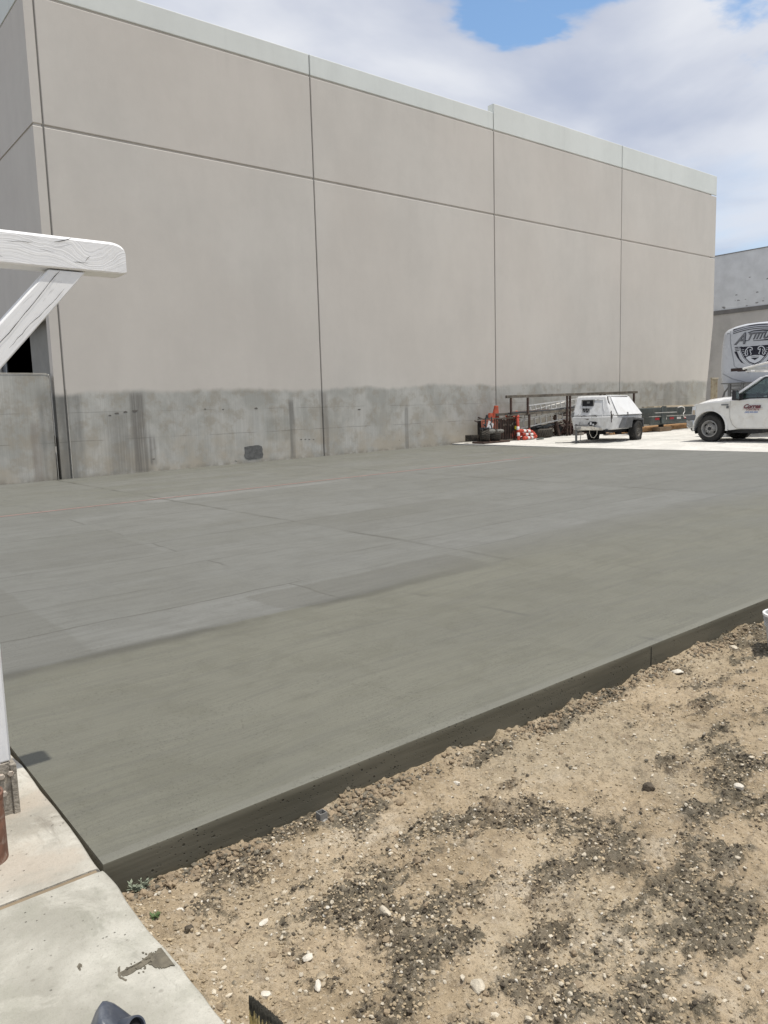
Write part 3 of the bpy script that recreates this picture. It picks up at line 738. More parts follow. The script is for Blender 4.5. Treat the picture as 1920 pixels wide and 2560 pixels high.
shake([(.945, 2.213), (.965, 2.217), (.98, 2.221), (1.0, 2.229), (1.01, 2.234)], .0018, YB-.0035).build('shake', M_crack, frame)
shake([(1.055, 2.148), (1.062, 2.158), (1.068, 2.166), (1.078, 2.172)], .0012, YB-.003).build('shake', M_crack, frame)
for k in range(7):
    x0 = .30+.125*k+r.uniform(-.04, .04); z0 = 2.135+r.uniform(0, .075); n_ = r.randint(4, 7)
    shake([(x0+.018*j, z0-.0025*j*(1 if k % 2 else -.4)+r.uniform(-.0015, .0015)) for j in range(n_)], r.uniform(.0005, .0011), YB-.0035).build('shake', M_crack, frame)
# brace at 45 degrees under the beam
q = MB()
B0 = (.40, 1.455); B1 = (.995, 2.117); dx, dz = B1[0]-B0[0], B1[1]-B0[1]; L_ = math.hypot(dx, dz); ux, uz = dx/L_, dz/L_; nx, nz = -uz, ux
hw = .052
def bp(t, s_): return (B0[0]+ux*t+nx*s_, B0[1]+uz*t+nz*s_)
lo = [bp(0, -hw), bp(0, hw)]
tb = lambda s_: (2.112-(B0[1]+nz*s_))/uz
hi = [bp(tb(-hw), -hw), bp(tb(hw), hw)]
q.hexa([(lo[0][0], YB+.012, lo[0][1]), (lo[1][0], YB+.012, lo[1][1]), (hi[1][0], YB+.012, hi[1][1]), (hi[0][0], YB+.012, hi[0][1])],
       [(lo[0][0], YB+.10, lo[0][1]), (lo[1][0], YB+.10, lo[1][1]), (hi[1][0], YB+.10, hi[1][1]), (hi[0][0], YB+.10, hi[0][1])])
br = q.build('brace', M_brace, frame, bevel=.006)
cr = []
for t in np.linspace(.2, .86, 22): 
    x, z = bp(t, .014+.006*math.sin(t*9)+r.uniform(-.0015, .0015)); cr.append((x, z))
shake(cr, .0018, YB+.0085).build('shake', M_crack, frame)
cr = [bp(t, -.030+.004*math.sin(t*14)+r.uniform(-.002, .002)) for t in np.linspace(.5, .82, 14)]
shake(cr, .0011, YB+.0085).build('shake', M_crack, frame)
# post on its bolted steel shoe
q = MB(); q.box(.452, .628, YB+.006, YB+.15, .225, 2.112); q.build('post', M_post, frame, bevel=.008)
M_shoe = mat('cement splashed steel', (.30, .27, .225), .85, .1, var=.3, vs=22, dirt=(.48, .43, .35), dirt_amt=.8, bump=.8, bs=90)
q = MB(); q.box(.42, .618, YB-.004, YB+.006, .008, .225); q.box(.618, .640, YB-.012, YB+.16, .012, .215); q.box(.40, .66, YB-.03, YB+.18, .002, .012)
sh = q.build('post_shoe', M_shoe, frame, bevel=.002)
M_bolt = mat('dusty bolt', (.46, .41, .35), .7, .3, dirt=(.3, .17, .09), dirt_amt=.6, vs=40)
for (bx, bz) in ((.585, .178), (.588, .108), (.52, .178), (.52, .108), (.618, .182)):
    q = MB(); q.lathe([(0, 0), (.012, 0), (.012, .009), (.0095, .012), (0, .012)], (bx, YB-.004, bz), (0, -1, 0), 6); q.build('bolt', M_bolt, sh)
# the rusty round tube beside it
tb_ = thing('steel_tube', 'rusty brown round steel tube standing on the sidewalk beside the post', 'pipe', (.44, 2.80, SL*.44))
q = MB(); q.lathe([(.075, .004), (.075, .25), (.070, .25), (.070, .02)], (.455, 2.86, SL*.45), (0, 0, 1), 32, close=True); q.build('barrel', mat('rust brown tube', (.17, .085, .055), .75, var=.3, vs=18, dirt=(.4, .33, .27), dirt_amt=.5), tb_, smooth=True)
q = MB(); q.lathe([(.076, .235), (.0775, .24), (.0775, .252), (.069, .252), (.069, .24)], (.455, 2.86, SL*.45), (0, 0, 1), 32, close=True); q.build('collar', MATS['rust brown tube'], tb_, smooth=True)

# string line stretched along the third pour
q = MB(); q.tube([(x, 13.24+.03*math.sin(x*.21), SL*x+.010) for x in np.linspace(.9, 15.6, 60)], .0032, 5)
o = q.build('string_line', mat('pink mason line', (.50, .24, .22), .8)); tag(o, 'thin pink mason string running along the fresh slab parallel to the wall', 'string')

# ------------------------------------------------------------------ loose things on the dirt
def rock_mesh(name, m, size, seed, sub=2, flat=(1, .8, .6), ang=.0):
    import bmesh
    rr = np.random.default_rng(seed); bm = bmesh.new(); bmesh.ops.create_icosphere(bm, subdivisions=sub, radius=1.0)
    V = np.array([v.co[:] for v in bm.verts])
    for _ in range(7):
        n = rr.normal(size=3); n /= np.linalg.norm(n); dcut = rr.uniform(.55, .9); t = V@n; k = t > dcut
        V[k] -= np.outer((t[k]-dcut)*.9, n)
    V *= 1+.07*rr.normal(size=(len(V), 1)); V *= np.array(flat)*size/2
    for v, p in zip(bm.verts, V): v.co = p
    me = bpy.data.meshes.new(name); bm.to_mesh(me); bm.free(); me.materials.append(m)
    me.polygons.foreach_set('use_smooth', [True]*len(me.polygons))
    try: me.set_sharp_from_angle(angle=math.radians(32))
    except Exception: pass
    return me
M_pale = mat('pale stone', (.50, .445, .35), .85, var=.18, vs=30, bump=.5, bs=120)
M_white = mat('white rubble', (.58, .54, .46), .85, var=.12, vs=30, bump=.5, bs=120)
M_brown = mat('brown stone', (.27, .21, .14), .9, var=.25, vs=30, bump=.6, bs=120)
M_clod = mat('damp clod', (.088, .072, .052), .95, var=.4, vs=30, bump=.9, bs=90)
M_grit = mat('grey grit', (.33, .275, .195), .9, var=.35, vs=25, bump=.5, bs=120)
def z_dirt(x, y): return float(dirt_h(np.array([x]), np.array([y]))[0])
STONES = [
 (964, 2303, .052, (.62, 1.1, .6), M_pale, .5, 'large pale pointed stone standing out of dark clods near the middle'),
 (966, 2337, .036, (1, .8, .6), M_brown, .2, 'tan stone just below the large pointed stone'),
 (1195, 2482, .05, (.8, 1.1, .6), M_pale, .2, 'smooth pale grey egg shaped stone low in the dirt'),
 (794, 2464, .046, (.5, 1.2, .5), M_white, .1, 'white splinter of rubble lying by a grey lump near the bottom edge'),
 (801, 2440, .040, (1, .9, .7), M_grit, .3, 'squarish grey lump beside a white splinter'),
 (769, 2394, .038, (1, .8, .6), M_white, .7, 'white broken stone beside dark clods left of centre'),
 (1142, 1963, .042, (.55, 1.15, .4), M_white, .6, 'flat white chip leaning on a dark damp patch near the slab'),
 (1188, 2059, .046, (1.1, .6, .45), M_grit, .1, 'flat grey stone alone on sandy tan dirt'),
 (1253, 2052, .036, (1, .8, .7), M_grit, .9, 'rounded brown grey stone on sandy dirt right of the flat stone'),
 (1848, 1980, .05, (1.1, .7, .6), M_white, -.4, 'white oval pebble near the right edge of the dirt'),
 (1622, 1967, .055, (1, .9, .8), M_clod, .1, 'big dark damp clod right of centre on the dirt'),
 (1691, 1685, .075, (1.2, .6, .3), M_white, -.2, 'flat cream slab of stone close to the foot of the slab at right'),
 (1832, 1622, .07, (1.1, .8, .6), M_pale, .3, 'pale stone on bare tan dirt left of the bucket'),
 (449, 2285, .036, (1, .9, .7), M_white, .4, 'white cube like stone just off the sidewalk edge'),
 (657, 2310, .040, (.5, 1.1, .3), M_white, -.6, 'thin white shard right of the clod heap by the sidewalk'),
 (582, 2347, .046, (.7, 1.2, .25), M_brown, -.7, 'flat brown flake of stone lying below the clod heap'),
 (664, 2484, .038, (1, .8, .5), M_white, .2, 'round cream stone near the brush bristles'),
 (474, 2333, .030, (1, .9, .8), M_clod, .1, 'small dark clod beside the sidewalk edge'),
 (472, 2298, .036, (1.2, .5, .35), M_grit, .5, 'grey sliver of stone just below the white cube like stone'),
 (1000, 2000, .05, (1.1, .8, .7), M_brown, .3, 'brown lump of earth half way along the foot of the slab'),
 (885, 2025, .045, (1, .8, .7), M_grit, .2, 'grey stone near the metal stake at the slab foot'),
]
for i, (px, py, s_, fl, m_, rz, lab) in enumerate(STONES):
    x, y = gnd_px(px, py, z_dirt(*gnd_px(px, py))-SL*gnd_px(px, py)[0]); y = min(y, EY0-.06)
    o = bpy.data.objects.new('stone', rock_mesh('stone', m_, s_, 40+i, 2, fl)); COL.objects.link(o)
    o.location = (x, y, z_dirt(x, y)+s_*fl[2]*.22); o.rotation_euler = (random.uniform(-.2, .2), random.uniform(-.2, .2), rz+YAW*-1)
    tag(o, lab, 'stone', 'notable stones on the dirt')

# gravel and clods: thousands of small stones nobody could count
def scatter(name, m, n, smin, smax, dens, sub, seed, power=2.2, sink=.25, flat=.65):
    import bmesh
    rr = np.random.default_rng(seed); bases = []
    for k in range(5):
        me = rock_mesh('tmp', m, 2.0, seed*7+k, sub, (1, .85, flat))
        v = np.array([q.co[:] for q in me.vertices]); f = np.array([list(p.vertices) for p in me.polygons]); bases.append((v, f)); bpy.data.meshes.remove(me)
    # denser where the camera stands close
    tot = 0; PX = []; PY = []
    while tot < n:
        t = rr.random(n*4); x = EX0-.02+(7.2-EX0)*t**1.7; y = 2.56-(2.56-.75)*rr.random(n*4)
        d = x*fw.x+y*fw.y; lat = x*rt.x+y*rt.y
        ok = (lat/d < .56) & (lat/d > -.52) & (rr.random(n*4) < dens(x, y))
        PX.append(x[ok]); PY.append(y[ok]); tot += ok.sum()
    x = np.concatenate(PX)[:n]; y = np.concatenate(PY)[:n]; z = dirt_h(x, y)
    s_ = smin+(smax-smin)*rr.random(n)**power
    VV = []; FF = []; off = 0
    pick = rr.integers(0, 5, n)
    for k in range(5):
        ii = np.where(pick == k)[0]; v, f = bases[k]; nn = len(ii)
        if nn == 0: continue
        a = rr.random(nn)*6.283; ca, sa = np.cos(a), np.sin(a); st = rr.uniform(.7, 1.3, (nn, 3))
        P = v[None]*st[:, None, :]*(s_[ii]/2)[:, None, None]
        tl = rr.normal(0, .35, nn); ct, st_ = np.cos(tl), np.sin(tl)
        P = np.stack([P[..., 0], P[..., 1]*ct[:, None]-P[..., 2]*st_[:, None], P[..., 1]*st_[:, None]+P[..., 2]*ct[:, None]], -1)
        Q = np.stack([P[..., 0]*ca[:, None]-P[..., 1]*sa[:, None]+x[ii][:, None], P[..., 0]*sa[:, None]+P[..., 1]*ca[:, None]+y[ii][:, None], P[..., 2]+(z[ii]+s_[ii]*flat*(.5-sink)*.6)[:, None]], -1)
        VV.append(Q.reshape(-1, 3)); FF.append((f[None]+(np.arange(nn)*len(v))[:, None, None]+off).reshape(-1, 3)); off += nn*len(v)
    o = mesh_np(name, np.concatenate(VV), np.concatenate(FF), m, smooth=False); tag(o, kind='stuff'); return o
cl = lambda x, y: np.clip(damp_at(x, y)*1.6-.45, .0, 1)
def pebble_d(x, y): return np.clip(.22+damp_at(x, y)*.45+.5*np.clip(fbm(x*3, y*3, 3, 6)*3-1.5, 0, 1), 0, 1)
def foot_d(x, y): return np.clip(np.exp(-((y-2.5)/.045)**2)*np.clip(fbm(x*2.7, y*0+9, 3, 5)*4-1.4, .1, 1)+.004, 0, 1)
scatter('clods', M_clod, 11000, .003, .019, cl, 1, 3, 3.6)
scatter('crumbs', mat('dry earth crumb', (.33, .265, .175), .95, var=.35, vs=20, bump=.6), 30000, .0022, .017, pebble_d, 1, 4, 3.0)
scatter('gravel', M_grit, 4200, .003, .022, pebble_d, 1, 5, 3.0)
scatter('pebbles', M_pale, 3600, .003, .023, pebble_d, 1, 6, 3.2)
scatter('chips', M_white, 1300, .0025, .017, pebble_d, 1, 7, 3.4)
scatter('rubble', M_brown, 3200, .005, .038, foot_d, 1, 8, 3.2, .2)
scatter('spoil', mat('grey mortar crumbs', (.16, .14, .105), .9, var=.3, vs=20, bump=.6), 2200, .005, .030, foot_d, 1, 9, 2.8, .2)

# weeds rooted at the slab corner
def weed(name, x, y, n, hgt, col, label, seed):
    rr = random.Random(seed); t = thing(name, label, 'weed', (x, y, z_dirt(x, y)))
    q = MB(); st = MB(); z0 = z_dirt(x, y)
    for k in range(n):
        a = rr.uniform(0, 6.28); ln = hgt*rr.uniform(.5, 1.1); lean = rr.uniform(.3, 1.0)
        tip = Vector((x+math.cos(a)*ln*lean, y+math.sin(a)*ln*lean*.5, z0+ln*.75)); st.tube([(x, y, z0-.005), tip], .0012, 4)
        for j in range(7):
            p = Vector((x, y, z0)).lerp(tip, .25+.75*j/6); b_ = rr.uniform(0, 6.28); w = rr.uniform(.004, .009); d = Vector((math.cos(b_), math.sin(b_), rr.uniform(.1, .8)))*w*2.2
            sd = Vector((-math.sin(b_), math.cos(b_), .2))*w*.6
            q.add([p, p+d*.5+sd, p+d, p+d*.5-sd], [(0, 1, 2, 3)])
    st.build('stem', MATS[col], t); q.build('leaves', MATS[col], t)
mat('dusty grey green leaf', (.21, .235, .17), .8, vs=40); mat('fresh green leaf', (.075, .115, .04), .7, vs=40)
weed('weed', .865, 2.50, 16, .055, 'dusty grey green leaf', 'dusty grey green weed growing at the near corner of the fresh slab', 2)
weed('weed', *gnd_px(388, 2298, -.06), 5, .015, 'fresh green leaf', 'tiny bright green sprout at the edge of the old sidewalk', 5)
# short square tube stake left at the foot of the form
x, y = 1.617, 2.485; z0 = z_dirt(x, y)
t = thing('form_stake', 'short hollow square metal stake standing at the foot of the slab', 'stake', (x, y, z0))
M_stk = mat('mortar caked steel', (.27, .265, .25), .7, .3, dirt=(.1, .09, .08), dirt_amt=.6, vs=30)
q = MB()
for (a, b_) in ((-1, 0), (1, 0), (0, -1), (0, 1)):
    q.box(x+a*.016-(.0015 if a else .0175), x+a*.016+(.0015 if a else .0175), y+b_*.016-(.0015 if b_ else .0145), y+b_*.016+(.0015 if b_ else .0145), z0-.05, z0+.048)
q.build('tube', M_stk, t); q = MB(); q.lathe([(.0, .03), (.030, .012), (.034, 0), (.03, -.02), (0, -.02)], (x+.005, y-.005, z0), (0, 0, 1), 10); q.build('mortar_collar', M_stk, t)
# dark smear printed on the sidewalk by a wet broom
sm = thing('cement_smear', 'dark grey wet cement smear printed across the old sidewalk edge', 'smear', (.68, 1.96, 0))
M_smear = mat('wet cement smear', (.13, .115, .085), .8, var=.25, vs=40, bump=.5, bs=150)
def side_px(px, py): 
    d = pix_dir(px, py); t_ = (.006-H0)/(d.z-SL*d.x); return d.x*t_, d.y*t_
rr = random.Random(8); q = MB()
def patch(q, pts, jit=.0):
    P = []
    for i, (px, py) in enumerate(pts):
        a, b_ = pts[i], pts[(i+1) % len(pts)]
        for k in range(6): 
            f_ = k/6; P.append(side_px(a[0]+(b_[0]-a[0])*f_+rr.gauss(0, jit), a[1]+(b_[1]-a[1])*f_+rr.gauss(0, jit)))
    q.prism(P, lambda a, b_, d: (min(a, EX0-.02), b_, SL*a+d), .0045, .0075)
patch(q, [(383, 2384), (402, 2368), (424, 2361), (440, 2380), (460, 2401), (428, 2414), (404, 2421), (388, 2418), (372, 2408)], 1.6)
patch(q, [(300, 2432), (358, 2401), (372, 2396), (380, 2404), (322, 2438), (306, 2443)], .9)
patch(q, [(312, 2424), (352, 2404), (356, 2407), (316, 2428)], .5)
patch(q, [(294, 2420), (300, 2417), (302, 2442), (318, 2450), (314, 2453), (296, 2446)], .8)
patch(q, [(356, 2400), (380, 2380), (388, 2384), (366, 2402)], 1.2)
for k in range(26):
    cx_, cy_ = rr.gauss(368, 26), rr.gauss(2398, 12); w = rr.uniform(1, 4); cy_ += (372-cx_)*.45
    patch(q, [(cx_-w, cy_), (cx_, cy_-w*.6), (cx_+w, cy_), (cx_, cy_+w*.6)], .4)
q.build('print', M_smear, sm)
q = MB(); patch(q, [(188, 2424), (198, 2408), (206, 2410), (204, 2424), (194, 2430)], 1.5); patch(q, [(183, 2430), (187, 2422), (190, 2426)], .6)
q.build('spatter', M_smear, sm)

# bucket of the finishers at the right edge
bx, by = gnd_px(1960, 1634, -.15); bz = z_dirt(bx, by)
bk = thing('bucket', 'white plastic bucket splashed with cement standing on the dirt at the right edge', 'bucket', (bx, by, bz))
M_bk = mat('cement splashed plastic', (.50, .50, .48), .5, var=.15, vs=12, dirt=(.26, .245, .215), dirt_amt=.8)
q = MB(); q.lathe([(0, .008), (.085, .008), (.086, .0), (.094, .02), (.118, .20), (.125, .245), (.118, .245), (.112, .2), (.090, .03), (0, .03)], (bx, by, bz), (0, 0, 1), 40); q.build('body', M_bk, bk, smooth=True)
q = MB(); q.lathe([(.124, .228), (.131, .232), (.132, .247), (.124, .252), (.117, .247)], (bx, by, bz), (0, 0, 1), 40, close=True); q.build('rim', mat('white plastic rim', (.80, .80, .78), .4), bk, smooth=True)
q = MB()
for hz in (.17, .19, .21): q.lathe([(.112+.24*(hz-.17)*.5, hz-.004), (.121+.24*(hz-.17)*.5, hz-.003), (.121+.24*(hz-.17)*.5, hz+.003), (.112, hz+.004)], (bx, by, bz), (0, 0, 1), 36)
q.build('band', M_bk, bk, smooth=True)
q = MB(); pts = [(bx-.12*math.cos(t_)*1.0, by-.13*math.sin(t_)*.9-.01, bz+.20-.10*math.sin(t_)) for t_ in np.linspace(0, math.pi, 16)]; q.tube(pts, .003, 6); q.build('handle', M_stk, bk, smooth=True)

# grey plastic jug and mason's brush at the photographer's feet
M_jug = mat('slate grey plastic', (.055, .064, .085), .42, var=.25, vs=9, spec=.5, dirt=(.2, .21, .22), dirt_amt=.45)
def ray_at(px, py, Y_): d = pix_dir(px, py); t_ = Y_/d.y; return Vector((d.x*t_, Y_, H0+d.z*t_))
jt = ray_at(250, 2546, 1.62); jr = ray_at(322, 2572, 1.60)
jug = thing('plastic_jug', 'slate grey plastic jug with a round dark spout on the sidewalk', 'jug', (.47, 1.55, SL*.47))
ctr = (jt+jr)/2; ax_x = (jr-jt).normalized(); ax_y = Vector((0, 0, 1)).cross(ax_x).normalized()
q = MB(); sec = []
for (f_, wl, wr, dep) in ((.0, .085, .13, .075), (.25, .082, .13, .075), (.6, .070, .12, .068), (.82, .052, .10, .056), (.93, .041, .078, .046), (.985, .034, .050, .040), (1.0, .028, .042, .032)):
    z_ = SL*.47+.004+(jt.z-.004-SL*.47)*f_; ring = []
    for k in range(24):
        a = 2*math.pi*k/24; c_, s_ = math.cos(a), math.sin(a); e = (abs(c_)**4+abs(s_)**4)**(-.25)
        dz_ = -.016*max(0, c_*e) if f_ > .9 else 0
        ring.append(Vector((ctr.x, ctr.y, z_+dz_))+ax_x*(c_*e*(wr if c_ > 0 else wl))+ax_y*(s_*e*dep))
    sec.append(ring)
vs = [p for s_ in sec for p in s_]; fs = [(i*24+k, i*24+(k+1) % 24, (i+1)*24+(k+1) % 24, (i+1)*24+k) for i in range(len(sec)-1) for k in range(24)]
fs += [tuple(range(23, -1, -1)), tuple((len(sec)-1)*24+k for k in range(24))]
q.add(vs, fs); jb = q.build('body', M_jug, jug, smooth=True, angle=60)
mo = ray_at(337, 2572, 1.56); sa = (Vector((.35, -.75, .45))).normalized()
q = MB(); q.lathe([(.024, -.10), (.026, 0), (.0255, .006), (.0215, .006), (.021, -.06)], mo, sa, 28, close=False); q.build('spout', M_jug, jug, smooth=True)
q = MB(); q.lathe([(0, -.004), (.0212, -.004)], mo, sa, 28); q.build('spout_bore', mat('bore black', (.008, .008, .009), .8), jug)
# brush: bristles upward
tipL = ray_at(634, 2499, 1.44); tipR = ray_at(704, 2556, 1.40)
brush = thing('masonry_brush', 'masons brush standing bristles up, straw yellow with dark cement tips', 'brush', (tipL.x+.03, 1.43, z_dirt(tipL.x+.03, 1.43)))
zb = z_dirt(max(.79, tipL.x), 1.42); bl = Vector((tipL.x-.006, 1.445, zb+.055)); brr = Vector((tipR.x-.012, 1.395, zb+.045))
q = MB(); q.hexa([bl+Vector((-.008, -.022, -.045)), brr+Vector((.008, -.022, -.045)), brr+Vector((.008, .022, -.045)), bl+Vector((-.008, .022, -.045))], [bl+Vector((-.008, -.022, .006)), brr+Vector((.008, -.022, .006)), brr+Vector((.008, .022, .006)), bl+Vector((-.008, .022, .006))]); q.build('block', mat('grey brush block', (.22, .16, .10), .8), brush, bevel=.004)
M_br = []
mat('straw bristle', (.62, .51, .25), .7, var=.3, vs=60); mat('cement black bristle', (.075, .07, .056), .8, var=.4, vs=60)
q = MB(); q2 = MB(); rr = random.Random(4)
for k in range(2600):
    t_ = rr.random(); dpt = rr.uniform(-.018, .018); base = bl.lerp(brr, t_)+Vector((0, dpt, 0)); tip = tipL.lerp(tipR, min(1, max(0, t_+rr.gauss(0, .02))))+Vector((rr.gauss(0, .002), dpt*1.25+rr.gauss(0, .002), -abs(rr.gauss(0, .004))))
    mid_ = base.lerp(tip, rr.uniform(.80, .92)); w = .0011; s1 = Vector((w, 0, 0)); s2 = Vector((0, w, 0))
    q.add([base-s1, base+s1, base+s2, mid_-s1, mid_+s1, mid_+s2], [(0, 1, 4, 3), (1, 2, 5, 4), (2, 0, 3, 5)])
    q2.add([mid_-s1, mid_+s1, mid_+s2, tip-s1*.6, tip+s1*.6, tip+s2*.6], [(0, 1, 4, 3), (1, 2, 5, 4), (2, 0, 3, 5), (3, 4, 5)])
a_ = q.build('bristles', MATS['straw bristle'], brush); a_['kind'] = 'stuff'
a_ = q2.build('bristle_tips', MATS['cement black bristle'], brush); a_['kind'] = 'stuff'

# ------------------------------------------------------------------ white pickup truck, heading for the wall
M_white_p = mat('white truck paint', (.78, .78, .78), .28, var=.02, spec=.5, coat=.6)
M_wdirty = mat('dusty white paint', (.70, .69, .655), .4, var=.06, vs=3, dirt=(.50, .45, .36), dirt_amt=.4, coat=.3)
M_rub = mat('tyre rubber', (.028, .027, .026), .85, var=.25, vs=8, dirt=(.10, .09, .075), dirt_amt=.4, bump=.3)
M_blackp = mat('black plastic', (.03, .03, .032), .55, var=.2)
M_greyp = mat('grey plastic bumper', (.12, .125, .13), .6, var=.1)
M_steelw = mat('silver steel wheel', (.33, .325, .315), .45, .55, var=.12, vs=12, dirt=(.16, .14, .12), dirt_amt=.5)
M_chrome = mat('dull chrome', (.62, .63, .64), .22, .9, var=.06, dirt=(.4, .38, .34), dirt_amt=.4)
M_seat = mat('grey cab trim', (.10, .105, .10), .8)
def glass_mat(name, tint=(.36, .46, .43)):
    m, g, b = newmat(name); t = m.node_tree; t.nodes.remove(b)
    out = [n for n in t.nodes if n.type == 'OUTPUT_MATERIAL'][0]
    tr = t.nodes.new('ShaderNodeBsdfTransparent'); tr.inputs[0].default_value = (*tint, 1)
    gl = t.nodes.new('ShaderNodeBsdfGlossy'); gl.inputs[1].default_value = .02; gl.inputs[0].default_value = (.9, .95, .95, 1)
    fr_ = t.nodes.new('ShaderNodeFresnel'); fr_.inputs[0].default_value = 1.5
    mx = t.nodes.new('ShaderNodeMixShader'); f_ = g.m('ADD', g.m('MULTIPLY', fr_.outputs[0], 1.2), .03, clamp=True)
    t.links.new(f_, mx.inputs[0]); t.links.new(tr.outputs[0], mx.inputs[1]); t.links.new(gl.outputs[0], mx.inputs[2]); t.links.new(mx.outputs[0], out.inputs[0])
    return m
M_glass = glass_mat('cab glass')

ZG = .345
TX0, TX1 = 22.27, 24.20; TC = (TX0+TX1)/2
truck = thing('pickup_truck', 'white pickup truck with red and blue lettering on its door parked facing the wall', 'pickup truck', (TC, 10.5, ZG))
fy = lambda a, b_, d: (d, a, b_)          # profile (Y, z), depth along X
def arc(cy, cz, r_, a0, a1, n): return [(cy+r_*math.cos(math.radians(a0+(a1-a0)*i/n)), cz+r_*math.sin(math.radians(a0+(a1-a0)*i/n))) for i in range(n+1)]
WY, WZ, WR = 12.02, ZG+.395, .395
# fender and cab side below the belt line, wheel arch cut out
side = [(12.585, .98), (12.60, 1.125), (12.47, 1.14), (12.46, 1.42), (12.57, 1.445), (12.48, 1.485), (12.2, 1.50), (11.6, 1.525), (11.30, 1.54), (11.22, 1.58), (10.9, 1.60), (10.2, 1.61), (9.05, 1.62), (9.0, 1.55), (9.0, .80), (9.05, .73), (11.12, .73), (11.45, .69), (11.52, .74)]
side += arc(WY, WZ+.01, .50, 0, 180, 16)[::-1][0:0]
arch = arc(WY, WZ+.03, .495, 188, -8, 18)     # from rear of arch over the top to the front
side += [(a, b_) for a, b_ in arch]
def loft_sides(q, poly, x0, x1, tuck=.035):
    """outline extruded across the truck; the flank swells between rocker and belt"""
    def inset(z): 
        t_ = (z-.72)/(1.6-.72); return tuck*(2*t_-1.05)**2
    n = len(poly); rows = []
    for (xa, sgn) in ((x0, 1), (x1, -1)): rows.append([(xa+sgn*inset(b_), a, b_) for a, b_ in poly])
    vs = rows[0]+rows[1]
    return q.add(vs, [tuple(range(n-1, -1, -1)), tuple(range(n, 2*n))]+[(i, (i+1) % n, n+(i+1) % n, n+i) for i in range(n)])
q = MB(); loft_sides(q, side, TX0, TX1); body = q.build('body', M_wdirty, truck, bevel=.022, seg=3)
# flared lip over the wheel
q = MB(); vs = []; A = arc(WY, WZ+.03, .50, 190, -10, 22); A2 = arc(WY, WZ+.03, .56, 190, -10, 22)
for (a, b_), (c_, d_) in zip(A, A2): vs += [(TX0+.05, a, b_), (TX0-.012, a, b_), (TX0-.006, a*.5+c_*.5, b_*.5+d_*.5), (TX0+.02, c_, d_)]
q.add(vs, [(4*i+k, 4*i+k+1, 4*i+5+k, 4*i+4+k) for i in range(22) for k in range(3)]); q.build('arch_lip', M_wdirty, truck, smooth=True)
# dark wheel well
q = MB(); well = [(a, b_) for a, b_ in arc(WY, WZ+.02, .52, 200, -20, 18)]; q.prism(well, fy, TX0+.30, TX0+.34); vs = [(TX0+.06, a, b_) for a, b_ in well]+[(TX0+.32, a, b_) for a, b_ in well]
n = len(well); q.add(vs, [(i, i+1, n+i+1, n+i) for i in range(n-1)]); q.build('wheel_well', M_blackp, truck)
# hood: crowned, dropping to the nose
q = MB(); st = [(11.22, 1.715, .02), (11.5, 1.705, .03), (11.9, 1.685, .05), (12.25, 1.645, .07), (12.48, 1.585, .10), (12.60, 1.51, .13), (12.64, 1.43, .15)]
rows = []
for (y, zc, ins) in st:
    w = (TX1-TX0)/2-.06-ins*.5; row = [(TC+w*u_, y, zc-.012-.115*abs(u_)**3.2*(1 if y < 12.5 else .8)) for u_ in np.linspace(-1, 1, 13)]; rows.append(row)
vs = [p for r_ in rows for p in r_]; m_ = 13; base = [(x, y, 1.38) for (x, y, z) in rows[0]]; fs = [(i*m_+k, i*m_+k+1, (i+1)*m_+k+1, (i+1)*m_+k) for i in range(len(rows)-1) for k in range(m_-1)]
vs += [(p[0], p[1], 1.36) for p in rows[0]]+[(p[0], p[1]-.01, 1.36) for p in rows[-1]]; L0 = len(rows)*m_; L1 = L0+m_
fs += [(k, L0+k, L0+k+1, k+1) for k in range(m_-1)]+[((len(rows)-1)*m_+k, (len(rows)-1)*m_+k+1, L1+k+1, L1+k) for k in range(m_-1)]
sidea = [i*m_ for i in range(len(rows))]; fs += [tuple(sidea+[L1, L0]), tuple([i+m_-1 for i in sidea][::-1]+[L0+m_-1, L1+m_-1])]
q.add(vs, fs); q.build('hood', M_white_p, truck, smooth=True, angle=50)
q = MB(); q.hexa([(TX0+.10, 11.36, 1.665), (TX1-.10, 11.36, 1.665), (TX1-.10, 11.14, 1.70), (TX0+.10, 11.14, 1.70)], [(TX0+.10, 11.36, 1.70), (TX1-.10, 11.36, 1.70), (TX1-.10, 11.14, 1.745), (TX0+.10, 11.14, 1.745)]); q.build('cowl', M_blackp, truck)
# nose: grille, headlights, bumper
q = MB(); q.box(TX0+.42, TX1-.42, 12.59, 12.66, 1.10, 1.45); q.build('grille', M_chrome, truck, bevel=.015)
q = MB()
for k in range(4): q.box(TX0+.46, TX1-.46, 12.65, 12.668, 1.14+k*.078, 1.17+k*.078)
q.build('grille_slots', M_blackp, truck)
M_lens = mat('headlamp lens', (.70, .72, .74), .12, var=.05, spec=.6, coat=.5); M_amber = mat('amber lens', (.50, .42, .32), .3)
for xa, xb in ((TX0+.004, TX0+.40), (TX1-.40, TX1-.004)):
    hl = MB(); hl.hexa([(xa, 12.472, 1.15), (xb, 12.472, 1.15), (xb, 12.472, 1.425), (xa, 12.472, 1.425)], [(xa+.02, 12.62, 1.15), (xb, 12.645, 1.15), (xb, 12.645, 1.42), (xa+.03, 12.60, 1.40)]); h_ = hl.build('headlight', M_lens, truck, bevel=.01)
    q = MB(); q.hexa([(xa-.006, 12.49, 1.16), (xa+.01, 12.49, 1.16), (xa+.01, 12.49, 1.30), (xa-.006, 12.49, 1.30)], [(xa+.004, 12.585, 1.16), (xa+.02, 12.585, 1.16), (xa+.02, 12.58, 1.30), (xa+.006, 12.58, 1.30)]); q.build('side_marker', M_amber, h_)
